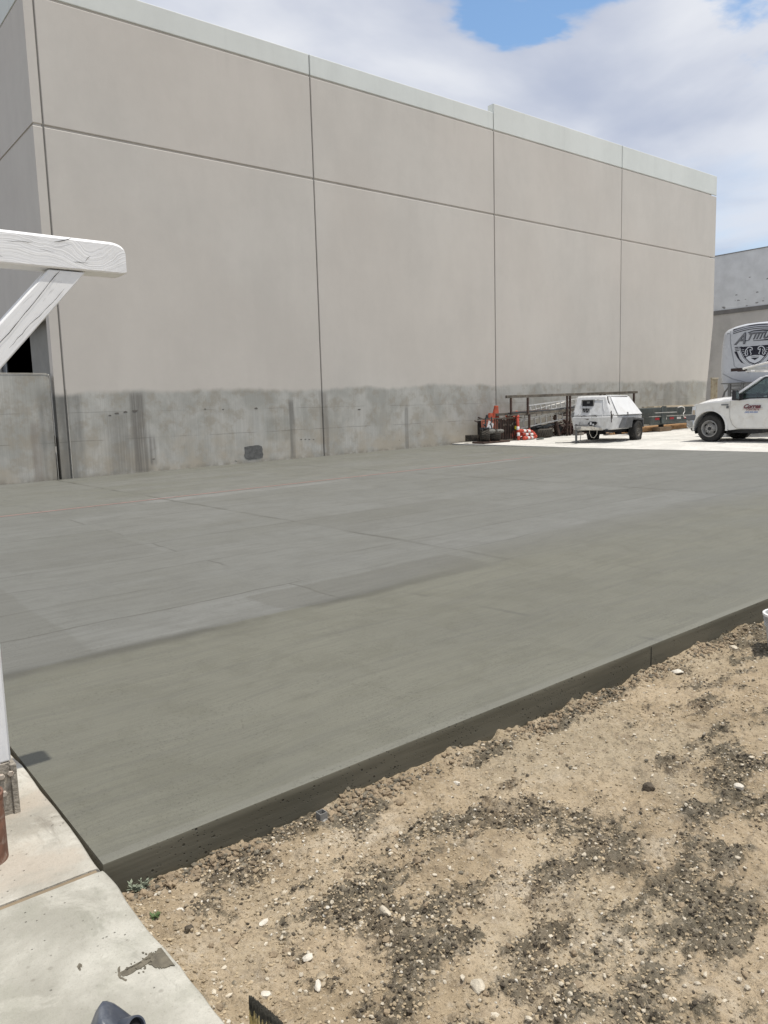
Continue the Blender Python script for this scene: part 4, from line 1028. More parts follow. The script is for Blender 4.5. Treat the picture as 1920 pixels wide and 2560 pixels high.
q = MB(); q.prism([(12.50, 1.0), (12.74, 1.0), (12.78, 1.04), (12.78, 1.12), (12.72, 1.155), (12.46, 1.155)], fy, TX0-.02, TX1+.02); q.build('bumper_cover', M_greyp, truck, bevel=.02)
q = MB(); q.prism([(12.52, .76), (12.68, .74), (12.76, .80), (12.77, 1.0), (12.52, 1.0)], fy, TX0-.015, TX1+.015); q.build('bumper', M_chrome, truck, bevel=.025)
q = MB(); q.prism([(12.46, .68), (12.60, .66), (12.66, .74), (12.46, .76)], fy, TX0+.04, TX1-.04); q.build('air_dam', M_blackp, truck)
# cab above the belt: pillars, roof, glass
belt = 1.60; rin = .13        # tumblehome
def cabpt(y, z, s_): 
    t_ = (z-belt)/.66; x = TX0+.035+rin*t_ if s_ < 0 else TX1-.035-rin*t_; return (x, y, z)
def slab4(q, pts, s_, th=.035):
    o_ = [cabpt(y, z, s_) for y, z in pts]; i_ = [(x-s_*th, y, z) for x, y, z in o_]
    n = len(pts); q.add(o_+i_, [tuple(range(n)), tuple(range(2*n-1, n-1, -1))]+[(k, (k+1) % n, n+(k+1) % n, n+k) for k in range(n)])
for s_ in (-1, 1):
    q = MB(); slab4(q, [(11.24, 1.70), (11.33, 1.715), (10.62, 2.205), (10.50, 2.20)], s_, .07); q.build('pillar', M_white_p, truck, bevel=.012); q = MB()          # A pillar
    slab4(q, [(9.72, 1.60), (9.60, 1.60), (9.62, 2.22), (9.72, 2.20)], s_, .06); q.build('pillar', M_white_p, truck, bevel=.012); q = MB()                # B pillar
    slab4(q, [(9.60, 1.60), (9.02, 1.60), (9.12, 2.22), (9.62, 2.22)], s_, .04); q.build('quarter_panel', M_white_p, truck, bevel=.012); q = MB()                # rear quarter
    slab4(q, [(10.66, 2.17), (10.50, 2.20), (9.60, 2.20), (9.60, 2.245), (10.45, 2.245)], s_, .08); q.build('cant_rail', M_white_p, truck, bevel=.012)  # cant rail
q = MB(); rows = []
for (y, z, ins) in ((10.70, 2.165, .02), (10.60, 2.215, .0), (10.42, 2.262, .0), (10.1, 2.285, .0), (9.5, 2.285, .0), (9.2, 2.265, .0), (9.08, 2.22, .0)):
    xa = TX0+.035+rin+ins; xb = TX1-.035-rin-ins; rows.append([(xa+(xb-xa)*u_, y, z-.05*abs(2*u_-1)**4) for u_ in np.linspace(0, 1, 11)])
vs = [p for r_ in rows for p in r_]; q.add(vs, [(i*11+k, i*11+k+1, (i+1)*11+k+1, (i+1)*11+k) for i in range(6) for k in range(10)])
q.add([(p[0], p[1], p[2]-.04) for p in vs], [(i*11+k, (i+1)*11+k, (i+1)*11+k+1, i*11+k+1) for i in range(6) for k in range(10)])
q.build('roof', M_white_p, truck, smooth=True, angle=60)
q = MB(); q.add([(TX0+.11, 11.30, 1.70), (TX1-.11, 11.30, 1.70), (TX1-.19, 10.63, 2.19), (TX0+.19, 10.63, 2.19)], [(0, 1, 2, 3)]); q.build('windshield', M_glass, truck)
q = MB(); q.box(TX0+.05, TX1-.05, 9.02, 9.08, 1.6, 2.24); q.build('cab_back', M_wdirty, truck)
# both doors with handle, glass and mirror
def door(s_):
    xo = TX0 if s_ < 0 else TX1
    q = MB(); off = s_*.010
    outline = [(11.405, 1.54), (11.40, 1.30), (11.39, 1.05), (11.32, .86), (11.20, .755), (9.72, .755), (9.72, 1.60), (10.85, 1.595), (11.15, 1.555)]
    def ins(z): t_ = (z-.72)/(1.6-.72); return .035*(2*t_-1.05)**2
    P0 = [(xo-s_*ins(b_)+off, a, b_) for a, b_ in outline]; P1 = [(x-s_*.05, y, z) for x, y, z in P0]; n = len(P0)
    q.add(P0+P1, [tuple(range(n)), tuple(range(2*n-1, n-1, -1))]+[(k, (k+1) % n, n+(k+1) % n, n+k) for k in range(n)])
    d = q.build('door', M_wdirty, truck, bevel=.008)
    q = MB()
    vs = [(xo-s_*ins(b_)+off*.25, a+(a-10.5)*.008, b_+(b_-1.2)*.012) for a, b_ in outline]; n = len(vs)
    q.add(vs+[(x-s_*.02, y, z) for x, y, z in vs], [tuple(range(n))]+[(k, (k+1) % n, n+(k+1) % n, n+k) for k in range(n)]); q.build('door_gap', M_blackp, truck)
    q = MB(); q.box(min(xo+off, xo+off+s_*.012), max(xo+off, xo+off+s_*.012), 9.72, 11.38, 1.535, 1.556); q.build('belt_crease', M_wdirty, d, bevel=.005)
    q = MB(); q.box(min(xo+off, xo+off+s_*.03), max(xo+off, xo+off+s_*.03), 9.80, 9.98, 1.38, 1.42); q.build('handle', M_blackp, d, bevel=.01)
    q = MB(); pts = [(11.17, 1.572), (10.86, 1.612), (9.76, 1.615), (9.76, 2.185), (10.46, 2.185), (11.17, 1.66)]
    q.add([cabpt(y, z, s_) for y, z in pts], [tuple(range(6))]); q.build('window', M_glass, d)
    # black rubber frame of the glass
    q = MB(); loop = pts+[pts[0]]
    for (a, b_), (c_, e_) in zip(loop, loop[1:]):
        p0 = Vector(cabpt(a, b_, s_)); p1 = Vector(cabpt(c_, e_, s_)); q.bar(p0, p1, .016, .028)
    q.build('window_seal', M_blackp, d)
    q = MB(); q.hexa([(xo-s_*.03, 11.20, 1.56), (xo-s_*.06, 11.20, 1.56), (xo-s_*.06, 11.20, 1.70), (xo-s_*.03, 11.20, 1.70)], [(xo-s_*.03, 11.04, 1.56), (xo-s_*.06, 11.04, 1.56), (xo-s_*.06, 11.04, 1.74), (xo-s_*.03, 11.04, 1.74)]); q.build('sail_panel', M_blackp, d)
    mr = MB(); xa = xo+s_*.14; xb = xo+s_*.36
    mr.hexa([(xa, 11.20, 1.56), (xb, 11.18, 1.57), (xb, 11.06, 1.57), (xa, 11.06, 1.56)], [(xa+s_*.01, 11.20, 1.87), (xb-s_*.02, 11.18, 1.86), (xb-s_*.02, 11.08, 1.86), (xa+s_*.01, 11.08, 1.87)]); mo_ = mr.build('mirror', M_blackp, d, bevel=.02)
    q = MB(); q.bar((xo-s_*.04, 11.12, 1.63), (xa+s_*.02, 11.12, 1.66), .04); q.bar((xo-s_*.05, 11.12, 1.70), (xa+s_*.02, 11.12, 1.78), .03); q.build('mirror_arm', M_blackp, d)
    q = MB(); q.add([(xa+s_*.02, 11.052, 1.60), (xb-s_*.03, 11.052, 1.60), (xb-s_*.04, 11.072, 1.84), (xa+s_*.02, 11.072, 1.84)], [(0, 1, 2, 3)]); q.build('mirror_glass', mat('mirror glass', (.6, .62, .64), .05, .95, var=.02) if 'mirror glass' not in MATS else MATS['mirror glass'], d)
    return d
dL = door(-1); dR = door(1)
# lettering on the near door and fender badges
M_mar = mat('maroon lettering', (.22, .05, .06), .5, var=.08); M_blu = mat('blue lettering', (.06, .15, .42), .5, var=.08); M_sh = mat('dark letter outline', (.05, .05, .06), .5); M_gold = mat('tan flourish', (.45, .34, .2), .5)
def dtext(body, y_left, z, size, m, **k): return text('lettering', body, m, dL, (TX0-.0085-k.pop('dx', 0), y_left, z), (0, -1, 0), (.02, 0, 1), size, .001, **k)
dtext('Correa', 11.012, 1.332, .152, M_sh, shear=.42, offset=.006, xs=1.16, space=.95)
dtext('Correa', 11.012, 1.336, .150, M_mar, dx=.003, shear=.42, offset=.001, xs=1.16, space=.95)
dtext('CONCRETE', 10.928, 1.262, .066, M_mar, offset=.001, xs=1.14)
dtext('(909) 923-5864', 10.958, 1.192, .058, M_blu, offset=.0005, xs=1.06, shear=.1)
for ya in (10.95, 10.42):
    q = MB(); q.box(TX0-.010, TX0-.007, ya, ya+.09, 1.281, 1.287); q.build('flourish', M_gold, dL)
q = MB(); q.tube([(TX0-.0085, 11.01, 1.332), (TX0-.0085, 10.98, 1.322), (TX0-.0085, 10.8, 1.318), (TX0-.0085, 10.52, 1.326), (TX0-.0085, 10.45, 1.33)], .004, 5); q.build('flourish', M_mar, dL)
q = MB(); q.box(TX0-.004, TX0+.014, 11.46, 11.67, 1.425, 1.46); q.build('badge', M_greyp, truck, bevel=.004)
bd = text('badge_lettering', 'SUPER DUTY', M_chrome, truck, (TX0-.0045, 11.665, 1.432), (0, -1, 0), (0, 0, 1), .03, .001)
q = MB(); q.box(TX0-.002, TX0+.014, 11.445, 11.515, 1.335, 1.405); q.build('emblem', M_greyp, truck, bevel=.004)
text('badge_lettering', 'F-350', M_chrome, truck, (TX0-.003, 11.511, 1.362), (0, -1, 0), (0, 0, 1), .024, .001)
# inside the cab
q = MB(); q.box(TX0+.12, TX1-.12, 10.98, 11.26, 1.35, 1.64); q.build('dashboard', M_seat, truck, bevel=.03)
q = MB()
for xa, xb in ((TX0+.18, TX0+.78), (TX1-.78, TX1-.18)):
    q = MB(); q.hexa([(xa, 10.05, 1.15), (xb, 10.05, 1.15), (xb, 9.85, 1.15), (xa, 9.85, 1.15)], [(xa+.06, 9.86, 1.95), (xb-.06, 9.86, 1.95), (xb-.06, 9.72, 1.95), (xa+.06, 9.72, 1.95)]); q.build('seat', M_seat, truck, bevel=.04)
q = MB(); sc = Vector((TX0+.50, 10.74, 1.62)); sa_ = Vector((0, -.75, .66)).normalized(); q.lathe([(.185+.016*math.cos(t_), .016*math.sin(t_)) for t_ in np.linspace(0, 6.283, 8, endpoint=False)], sc, sa_, 24, close=True)
q.bar(sc+Vector((-.18, 0, 0)), sc+Vector((.18, 0, 0)), .03); q.bar(sc, sc+Vector((0, .3, -.22)), .04); q.build('steering_wheel', M_blackp, truck, smooth=True)
# rear: flat service bed, mostly outside the frame
q = MB(); q.box(TX0-.05, TX1+.05, 5.9, 8.92, 1.15, 1.27); q.build('bed', M_wdirty, truck, bevel=.01)
q = MB()
for xa, xb in ((TX0-.05, TX0+.42), (TX1-.42, TX1+.05)): q.box(xa, xb, 6.0, 8.9, 1.272, 1.75)
q.build('tool_bins', M_wdirty, truck, bevel=.015)
q = MB()
for xa in (TX0+.45, TX1-.55): q.box(xa, xa+.1, 6.0, 12.4, .82, .98)
q.box(TX0+.2, TX1-.2, 11.9, 12.15, .66, .80); q.box(TX0+.3, TX1-.3, 10.6, 11.7, .60, .85); q.box(TX0+.2, TX0+.5, 9.3, 10.5, .66, .80); q.build('chassis', M_blackp, truck)
# wheels
def make_wheel(x, y, z, R_, W, parent, side_, rim_m, deep=True):
    """axis along X; side_ = -1 shows its face to -X"""
    s_ = side_; q = MB(); w = W/2; rr_ = R_*.60
    prof = [(rr_, -w*.80), (rr_+.02, -w*.92), (R_*.86, -w), (R_*.955, -w*.93), (R_, -w*.72), (R_, w*.72), (R_*.955, w*.93), (R_*.86, w), (rr_+.02, w*.92), (rr_, w*.80)]
    q.lathe(prof, (x, y, z), (1, 0, 0), 48, close=True); ty = q.build('tyre', M_rub, parent, smooth=True, angle=45)
    q = MB()
    for k in range(44):
        a = 2*math.pi*k/44
        for u_ in (-1, 1):
            c_ = Vector((x+u_*w*.62, y+math.cos(a+u_*.05)*(R_+.001), z+math.sin(a+u_*.05)*(R_+.001))); t_ = Vector((0, -math.sin(a), math.cos(a)))
            q.bar(c_-Vector((w*.27, 0, 0)), c_+Vector((w*.27, 0, 0)), R_*.075, .005, (0, math.cos(a), math.sin(a)))
    a_ = q.build('tread', M_rub, ty); a_['kind'] = 'stuff'
    f_ = x+s_*w
    q = MB(); P = [(rr_+.012, -.02), (rr_+.014, .0), (rr_-.004, .004), (rr_-.018, -.015), (rr_-.035, -.06), (rr_-.05, -.085), (R_*.33, -.03), (R_*.30, -.012), (R_*.19, -.008), (R_*.17, -.012)]
    if not deep: P = [(rr_+.012, -.02), (rr_, .002), (rr_-.03, -.04), (R_*.33, -.055), (R_*.2, -.045)]
    q.lathe(P+[(.001, P[-1][1])], (f_, y, z), (s_, 0, 0), 40); rm = q.build('rim', rim_m, parent, smooth=True, angle=50)
    q = MB(); q.lathe([(.001, .01), (R_*.12, .008), (R_*.14, -.01)], (f_, y, z), (s_, 0, 0), 20); q.build('hub_cap', M_blackp if deep else rim_m, rm)
    q = MB()
    for k in range(8):
        a = 2*math.pi*k/8+.2; q.lathe([(.012, -.012), (.012, .012), (.001, .014)], (f_+s_*-.008, y+math.cos(a)*R_*.25, z+math.sin(a)*R_*.25), (s_, 0, 0), 6)
    q.build('lug_nuts', M_blackp, rm)
    if deep:
        for k in range(4):
            a = 2*math.pi*k/4+.62; c_ = (f_+s_*(-.056), y+math.cos(a)*R_*.44, z+math.sin(a)*R_*.44)
            q = MB(); q.lathe([(.001, .004), (R_*.085, .002), (R_*.09, -.03)], c_, (s_, 0, 0), 12); q.build('rim_hole', mat('rim hole black', (.012, .012, .012), .9) if 'rim hole black' not in MATS else MATS['rim hole black'], rm)
def wheel(x, y, z, R_, W, parent, side_, rim_m, deep=True):
    # every wheel keeps its tyre and rim as sub-parts of one wheel part
    w_ = bpy.data.objects.new('wheel', None); COL.objects.link(w_); w_.parent = parent; reg(w_, ROOT[parent.name]); w_.empty_display_size = .05
    make_wheel(x, y, z, R_, W, w_, side_, rim_m, deep)
    for c_ in [o_ for o_ in COL.objects if o_.parent == w_]:
        for c2 in [o_ for o_ in COL.objects if o_.parent == c_]:
            c2.parent = w_            # never a fourth level
wheel(TX0+.105, WY, WZ, WR, .235, truck, -1, M_steelw); wheel(TX1-.125, WY-.02, WZ, WR, .235, truck, 1, M_steelw)
for xx in (TX0+.10, TX0+.36, TX1-.36, TX1-.10): wheel(xx, 7.75, WZ-.02, WR, .22, truck, -1 if xx < TC else 1, M_steelw)
q = MB(); q.tube([(TX0+.2, WY, WZ), (TX1-.2, WY, WZ)], .06, 10); q.build('axle', M_blackp, truck)
# overhead rack carried on the truck, and the amber strobe
M_rack = mat('white rack tube', (.72, .71, .68), .5, dirt=(.4, .36, .3), dirt_amt=.5)
q = MB()
for xa in (TX0+.28, TX1-.28):
    q.tube([(xa, 6.1, 1.75), (xa, 6.1, 2.40), (xa, 10.9, 2.40), (xa, 11.10, 2.395)], .028, 8); q.tube([(xa, 8.85, 1.75), (xa, 8.85, 2.40)], .028, 8)
for yy_ in (6.1, 8.85, 10.85): q.tube([(TX0+.05, yy_, 2.385), (TX1-.05, yy_, 2.385)], .028, 8)
q.build('ladder_rack', M_rack, truck, smooth=True)
q = MB(); q.box(TX0+.45, TX1-.45, 9.95, 10.45, 2.285, 2.335); q.build('roof_beacon', mat('orange red beacon', (.55, .17, .07), .4, dirt=(.25, .12, .08), dirt_amt=.5), truck, bevel=.02)
q = MB()
for k in range(5): q.box(TX0+.55+k*.22, TX0+.68+k*.22, 10.44, 10.47, 2.295, 2.325)
q.build('beacon_lens', M_blackp, truck)
# aluminium ladder lying on the rack with dark feet
M_alu = mat('aluminium ladder', (.62, .62, .60), .4, .55, var=.08, dirt=(.4, .37, .3), dirt_amt=.5, vs=8)
def ladder(label, p0, p1, side_v, width, nr, m, rail=(.03, .075), group=None, feet=None):
    p0, p1, sv = Vector(p0), Vector(p1), Vector(side_v).normalized(); dd = (p1-p0).normalized(); nv = dd.cross(sv).normalized()
    t = thing('ladder', label, 'ladder', p0, 0, group)
    for k, s_ in enumerate((-.5, .5)):
        q = MB(); q.bar(p0+sv*width*s_, p1+sv*width*s_, rail[0], rail[1], nv); q.build('rail', m, t)
        if feet is not None:
            q = MB(); q.bar(p0+sv*width*s_-dd*.02, p0+sv*width*s_+dd*feet, rail[0]+.02, rail[1]+.02, nv); q.build('foot', M_dkrub, t)
    for k in range(nr):
        c_ = p0+(p1-p0)*((k+.6)/nr); q = MB(); q.bar(c_-sv*width*.5, c_+sv*width*.5, .032, .026, nv); q.build('rung', m, t)
    return t
M_dkrub = mat('dark brown rubber', (.045, .03, .027), .8)
ladder('aluminium ladder with dark feet lying flat on the rack of the white truck', (TX0+.48, 11.52, 2.455), (TX0+.48, 6.2, 2.475), (1, 0, 0), .40, 14, M_alu, (.03, .07), 'aluminium ladders', .46)
lb = thing('tube_pole', 'pale pole lying slanted on the rack of the white truck', 'pole', (TX0+.25, 11.1, 2.5)); q = MB(); q.tube([(TX0+.16, 11.15, 2.43+.03), (TX0+.2, 8.9, 2.90), (TX0+.2, 6.8, 3.25)], .03, 8); q.build('tube', M_rack, lb, smooth=True)
q = MB(); q.tube([(TX0+.16, 11.17, 2.456), (TX0+.16, 11.13, 2.463)], .034, 8); q.build('cap', M_blackp, lb)

# ------------------------------------------------------------------ camper trailer nose behind the truck
CXR, CYR = 25.2, 12.12
rv = thing('camper_trailer', 'silver fifth wheel camper with a shield emblem on its rounded nose behind the white truck', 'camper', (28, CYR, .4))
M_rv = mat('silver grey gelcoat', (.50, .515, .54), .25, var=.04, vs=1.2, spec=.5, coat=.4); M_rvw = mat('white gelcoat', (.72, .73, .74), .3, var=.04, coat=.3)
half = [(0, 4.055), (.45, 4.045), (.80, 3.99), (1.02, 3.92), (1.12, 3.85), (1.17, 3.75), (1.20, 3.55), (1.23, 3.2), (1.25, 2.85), (1.25, 2.6), (1.235, 2.35), (1.19, 2.12), (1.13, 1.95), (1.06, 1.65), (.95, 1.35), (0, 1.33)]
full = [(a, b_) for a, b_ in half]+[(-a, b_) for a, b_ in half[-2:0:-1]]
def rv_ring(x, sy, sz, zc=2.95, dz=0): return [(x, CYR+a*sy, zc+(b_-zc)*sz+dz) for a, b_ in full]
rings = [rv_ring(25.20, .70, .68), rv_ring(25.215, .82, .81), rv_ring(25.25, .90, .90), rv_ring(25.33, .96, .965), rv_ring(25.45, .99, .99), rv_ring(25.65, 1, 1), rv_ring(27.6, 1.0, 1.0), rv_ring(27.6, 1.0, 1.0), rv_ring(27.65, 1.0, 1.0)]
n = len(full); q = MB(); vs = [p for r_ in rings for p in r_]; fs = [(i*n+k, i*n+(k+1) % n, (i+1)*n+(k+1) % n, (i+1)*n+k) for i in range(len(rings)-1) for k in range(n)]+[tuple(range(n-1, -1, -1)), tuple((len(rings)-1)*n+k for k in range(n))]
q.add(vs, fs); q.build('nose_cap', M_rv, rv, smooth=True, angle=70)
q = MB(); q.prism([(CYR+1.25, .95), (CYR-1.25, .95), (CYR-1.25, 3.9), (CYR-1.1, 4.02), (CYR+1.1, 4.02), (CYR+1.25, 3.9)], fy, 27.66, 35.0); q.build('body', M_rvw, rv, bevel=.03)
# raised lines of the moulding
M_line = mat('grey moulding line', (.27, .28, .295), .5)
def rvp(a, z, x=25.195): return (x, a, z)
from mathutils.bvhtree import BVHTree
NB = [o_ for o_ in COL.objects if o_.name == 'nose_cap'][0].data; _inv = ROOT[rv.name]
NOSE = BVHTree.FromPolygons([_inv @ v.co for v in NB.vertices], [p.vertices[:] for p in NB.polygons])
def onnose(y, z):
    h_ = NOSE.ray_cast(Vector((20, y, z)), Vector((1, 0, 0)))
    if h_[0] is not None: return h_[0].x
    return onnose_old(y, z)
def onnose_old(y, z):
    """x of the nose skin at (y, z): rings scaled about the centre"""
    u = abs((y-CYR))/1.25; v = abs(z-2.95)/1.10; s_ = max(u, v*.985); s_ = (u**4+v**4)**.25
    pts = [(0, 25.20), (.69, 25.20), (.815, 25.215), (.90, 25.25), (.962, 25.33), (.99, 25.45), (1.0, 25.65), (1.2, 26)]
    for (s0, x0), (s1, x1) in zip(pts, pts[1:]):
        if s_ <= s1: return x0+(x1-x0)*(s_-s0)/(s1-s0)
    return 25.8
def nose_line(pts, w, m, name, sub=8, dx=.007):
    P = []
    for (a, b_), (c_, d_) in zip(pts, pts[1:]):
        for k in range(sub): P.append((a+(c_-a)*k/sub, b_+(d_-b_)*k/sub))
    P.append(pts[-1]); V = [Vector((onnose(y, z)-dx, y, z)) for y, z in P]; q = MB(); vs = []
    ws = w if isinstance(w, (list, tuple)) else [w, w]
    for i, p in enumerate(V):
        t_ = (V[min(i+1, len(V)-1)]-V[max(i-1, 0)]); t_.x = 0; t_.normalize(); nn_ = Vector((0, -t_.z, t_.y)); ww = ws[0]+(ws[1]-ws[0])*i/(len(V)-1)
        a = p+nn_*ww/2; b_ = p-nn_*ww/2; a.x = onnose(a.y, a.z)-dx; b_.x = onnose(b_.y, b_.z)-dx; vs += [a, b_, a+Vector((.02, 0, 0)), b_+Vector((.02, 0, 0))]
    q.add(vs, [f for i in range(len(V)-1) for f in ((4*i, 4*i+4, 4*i+5, 4*i+1), (4*i, 4*i+2, 4*i+6, 4*i+4), (4*i+1, 4*i+5, 4*i+7, 4*i+3))]); return q.build(name, m, rv)
def nose_patch(poly, m, name, dx=.006, sub=5):
    """filled graphic lying on the skin: a fan of small triangles"""
    import bmesh
    P = []
    for (a, b_), (c_, d_) in zip(poly, poly[1:]+poly[:1]):
        for k in range(sub): P.append((a+(c_-a)*k/sub, b_+(d_-b_)*k/sub))
    bm = bmesh.new(); vv = [bm.verts.new((0, y, z)) for y, z in P]; bm.faces.new(vv); bmesh.ops.triangulate(bm, faces=bm.faces); bmesh.ops.subdivide_edges(bm, edges=[e for e in bm.edges if e.calc_length() > .15], cuts=3, use_grid_fill=False)
    bmesh.ops.triangulate(bm, faces=bm.faces)
    for v in bm.verts: v.co.x = onnose(v.co.y, v.co.z)-dx
    q = MB(); bm.verts.index_update(); q.add([v.co[:] for v in bm.verts], [[v.index for v in f.verts] for f in bm.faces]); bm.free(); return q.build(name, m, rv)
nose_line([(12.97, 3.84), (12.95, 3.45), (12.82, 2.84), (12.80, 2.70), (12.77, 2.66), (12.30, 2.44)], .022, M_line, 'moulding_line')
nose_line([(11.27, 3.84), (11.29, 3.45), (11.42, 2.84), (11.44, 2.70), (11.47, 2.66), (11.94, 2.44)], .022, M_line, 'moulding_line')
nose_line([(13.20, 2.46), (12.84, 2.27), (12.30, 2.12)], .028, M_line, 'moulding_line')
nose_line([(11.04, 2.46), (11.40, 2.27), (11.94, 2.12)], .028, M_line, 'moulding_line')
M_gb = mat('black vinyl graphic', (.018, .018, .03), .3, var=.1); M_gs = mat('silver vinyl graphic', (.62, .64, .67), .3, var=.05); M_gg = mat('grey vinyl lettering', (.20, .205, .22), .35, var=.08)
def arch_line(zoff, hw_, w): nose_line([(CYR+hw_*u_, 3.80+zoff+.10*(1-u_*u_)) for u_ in np.linspace(1, -1, 15)], w, M_gb, 'graphic_stripe', 2)
arch_line(.06, .78, .045); arch_line(-.01, .765, .022); arch_line(-.065, .755, .022)
nose_line([(12.80, 3.285), (12.55, 3.29)], .024, M_gb, 'graphic_stripe'); nose_line([(12.79, 3.235), (12.55, 3.24)], .02, M_gb, 'graphic_stripe'); nose_line([(12.77, 3.185), (12.53, 3.19)], .02, M_gb, 'graphic_stripe')
nose_line([(11.44, 3.285), (11.69, 3.29)], .024, M_gb, 'graphic_stripe'); nose_line([(11.45, 3.235), (11.69, 3.24)], .02, M_gb, 'graphic_stripe'); nose_line([(11.47, 3.185), (11.71, 3.19)], .02, M_gb, 'graphic_stripe')
SC = CYR
def mir(p): return [(2*SC-y, z) for y, z in p]
sh_half = [(SC+.56, 3.305), (SC+.52, 3.12), (SC+.40, 2.90), (SC+.22, 2.72), (SC, 2.62)]
nose_patch(sh_half+mir(sh_half)[-2::-1], M_gs, 'shield_border', .007)
s2 = [(SC+.525, 3.29), (SC+.485, 3.125), (SC+.375, 2.92), (SC+.205, 2.75), (SC, 2.655)]; nose_patch(s2+mir(s2)[-2::-1], M_gb, 'shield_field', .010)
s3 = [(SC+.50, 3.27), (SC+.462, 3.13), (SC+.355, 2.935), (SC+.195, 2.77), (SC, 2.678)]
for pl_ in (s3, mir(s3)): nose_line(pl_, .014, M_gs, 'shield_line', dx=.014)
for k in (-1, 1):
    w_ = [(SC+k*.69, 3.15), (SC+k*.60, 3.16), (SC+k*.50, 2.92), (SC+k*.36, 2.76), (SC+k*.30, 2.72), (SC+k*.45, 2.79), (SC+k*.58, 2.95)]
    nose_patch(w_, M_gb, 'shield_wing', .006)
# silver chevron and two facing horse heads
ch_ = [(SC+.30, 2.93), (SC+.20, 2.98), (SC, 2.995), (SC-.20, 2.98), (SC-.30, 2.93), (SC-.17, 2.80), (SC, 2.73), (SC+.17, 2.80)]
nose_patch(ch_, M_gs, 'chevron', .013)
nose_patch([(SC+.14, 2.915), (SC-.14, 2.915), (SC, 2.835)], M_gb, 'chevron_heart', .016)
nose_patch([(SC+.15, 2.945), (SC-.15, 2.945), (SC-.11, 2.965), (SC+.11, 2.965)], M_gg, 'chevron_bar', .016)
for k in (-1, 1):
    hp = [(SC+k*.09, 3.17), (SC+k*.10, 3.23), (SC+k*.17, 3.265), (SC+k*.23, 3.255), (SC+k*.30, 3.18), (SC+k*.325, 3.08), (SC+k*.29, 3.00), (SC+k*.27, 2.98)]
    nose_line(hp, .026, M_gs, 'horse_head', 4, .016)
    nose_line([(SC+k*.09, 3.17), (SC+k*.13, 3.16), (SC+k*.17, 3.19), (SC+k*.155, 3.11), (SC+k*.12, 3.04), (SC+k*.15, 3.01)], .020, M_gs, 'horse_head', 4, .016)
    nose_line([(SC+k*.24, 3.17), (SC+k*.26, 3.10), (SC+k*.235, 3.05), (SC+k*.25, 3.0)], .018, M_gs, 'horse_head', 4, .016)
    for j in range(4): nose_line([(SC+k*(.455-.03*j), 3.20-.06*j), (SC+k*(.36-.01*j), 3.19-.06*j)], [.004, .016], M_gs, 'shield_dash', 3, .016)
# name across the nose
xn = 25.188
for (bd_, yy_, zz_, sz, sx, off_, m_, dx) in (('A', 12.795, 3.385, .50, 1.0, .012, M_gb, 0), ('A', 12.79, 3.392, .485, 1.0, .0, M_gg, .003), ('TTITUDE', 12.405, 3.505, .285, .92, .011, M_gb, 0), ('TTITUDE', 12.400, 3.510, .278, .92, .0, M_gg, .003)):
    text('nose_lettering', bd_, m_, rv, (xn-dx, yy_, zz_), (0, -1, 0), (0, 0, 1), sz, .003, shear=.5, offset=off_, xs=sx, space=.92)
nose_line([(12.38, 3.72), (12.2, 3.765), (11.9, 3.765), (11.6, 3.72)], [.02, .05], M_gb, 'graphic_stripe')
nose_line([(12.48, 3.475), (12.32, 3.47)], [.03, .008], M_gb, 'graphic_stripe'); nose_line([(12.2, 3.455), (11.7, 3.45)], [.01, .04], M_gb, 'graphic_stripe')
q = MB()
for (yy_, zz_) in ((13.07, 3.755), (13.02, 3.762)): q.box(onnose(yy_, zz_)-.012, onnose(yy_, zz_)+.02, yy_-.015, yy_+.015, zz_-.008, zz_+.008)
q.build('clearance_lamp', M_gb, rv)
M_frame = mat('grey hitch steel', (.17, .17, .165), .6, .3)
q = MB(); q.box(24.80, 25.26, 11.6, 13.03, 2.105, 2.138); q.box(24.82, 24.90, 12.72, 12.80, .39, 2.10); q.box(24.82, 24.90, 12.29, 12.37, .39, 2.10)
for zz_ in (1.79, 1.90, 2.01): q.box(24.84, 24.88, 12.372, 12.718, zz_, zz_+.045)
q.tube([(24.85, 12.98, .42), (24.85, 12.98, 1.64), (24.85, 12.92, 1.84), (24.85, 12.80, 1.98)], .03, 8); q.build('hitch_frame', M_frame, rv)
q = MB(); q.box(26.6, 26.75, 11.3, 11.45, .42, 1.95); q.box(26.6, 26.75, 12.8, 12.95, .42, 1.95); q.box(26.5, 26.85, 11.2, 11.55, .39, .42); q.box(26.5, 26.85, 12.7, 13.05, .39, .42); q.build('landing_leg', M_frame, rv)
for yy_ in (CYR-1.1, CYR+1.1):
    wheel(31.5, yy_, .48+.36, .36, .22, rv, -1 if yy_ < CYR else 1, M_steelw, False) if False else None
q = MB()
for yy_ in (CYR-1.08, CYR+1.08):
    for xx in (31.2, 32.1): q.lathe([(.001, -.1), (.33, -.1), (.37, -.06), (.37, .06), (.33, .1), (.001, .1)], (xx, yy_, SL*xx+.37), (0, 1, 0), 28)
q.build('wheels', M_rub, rv); bpy.data.objects['wheels'].name = 'running_gear'

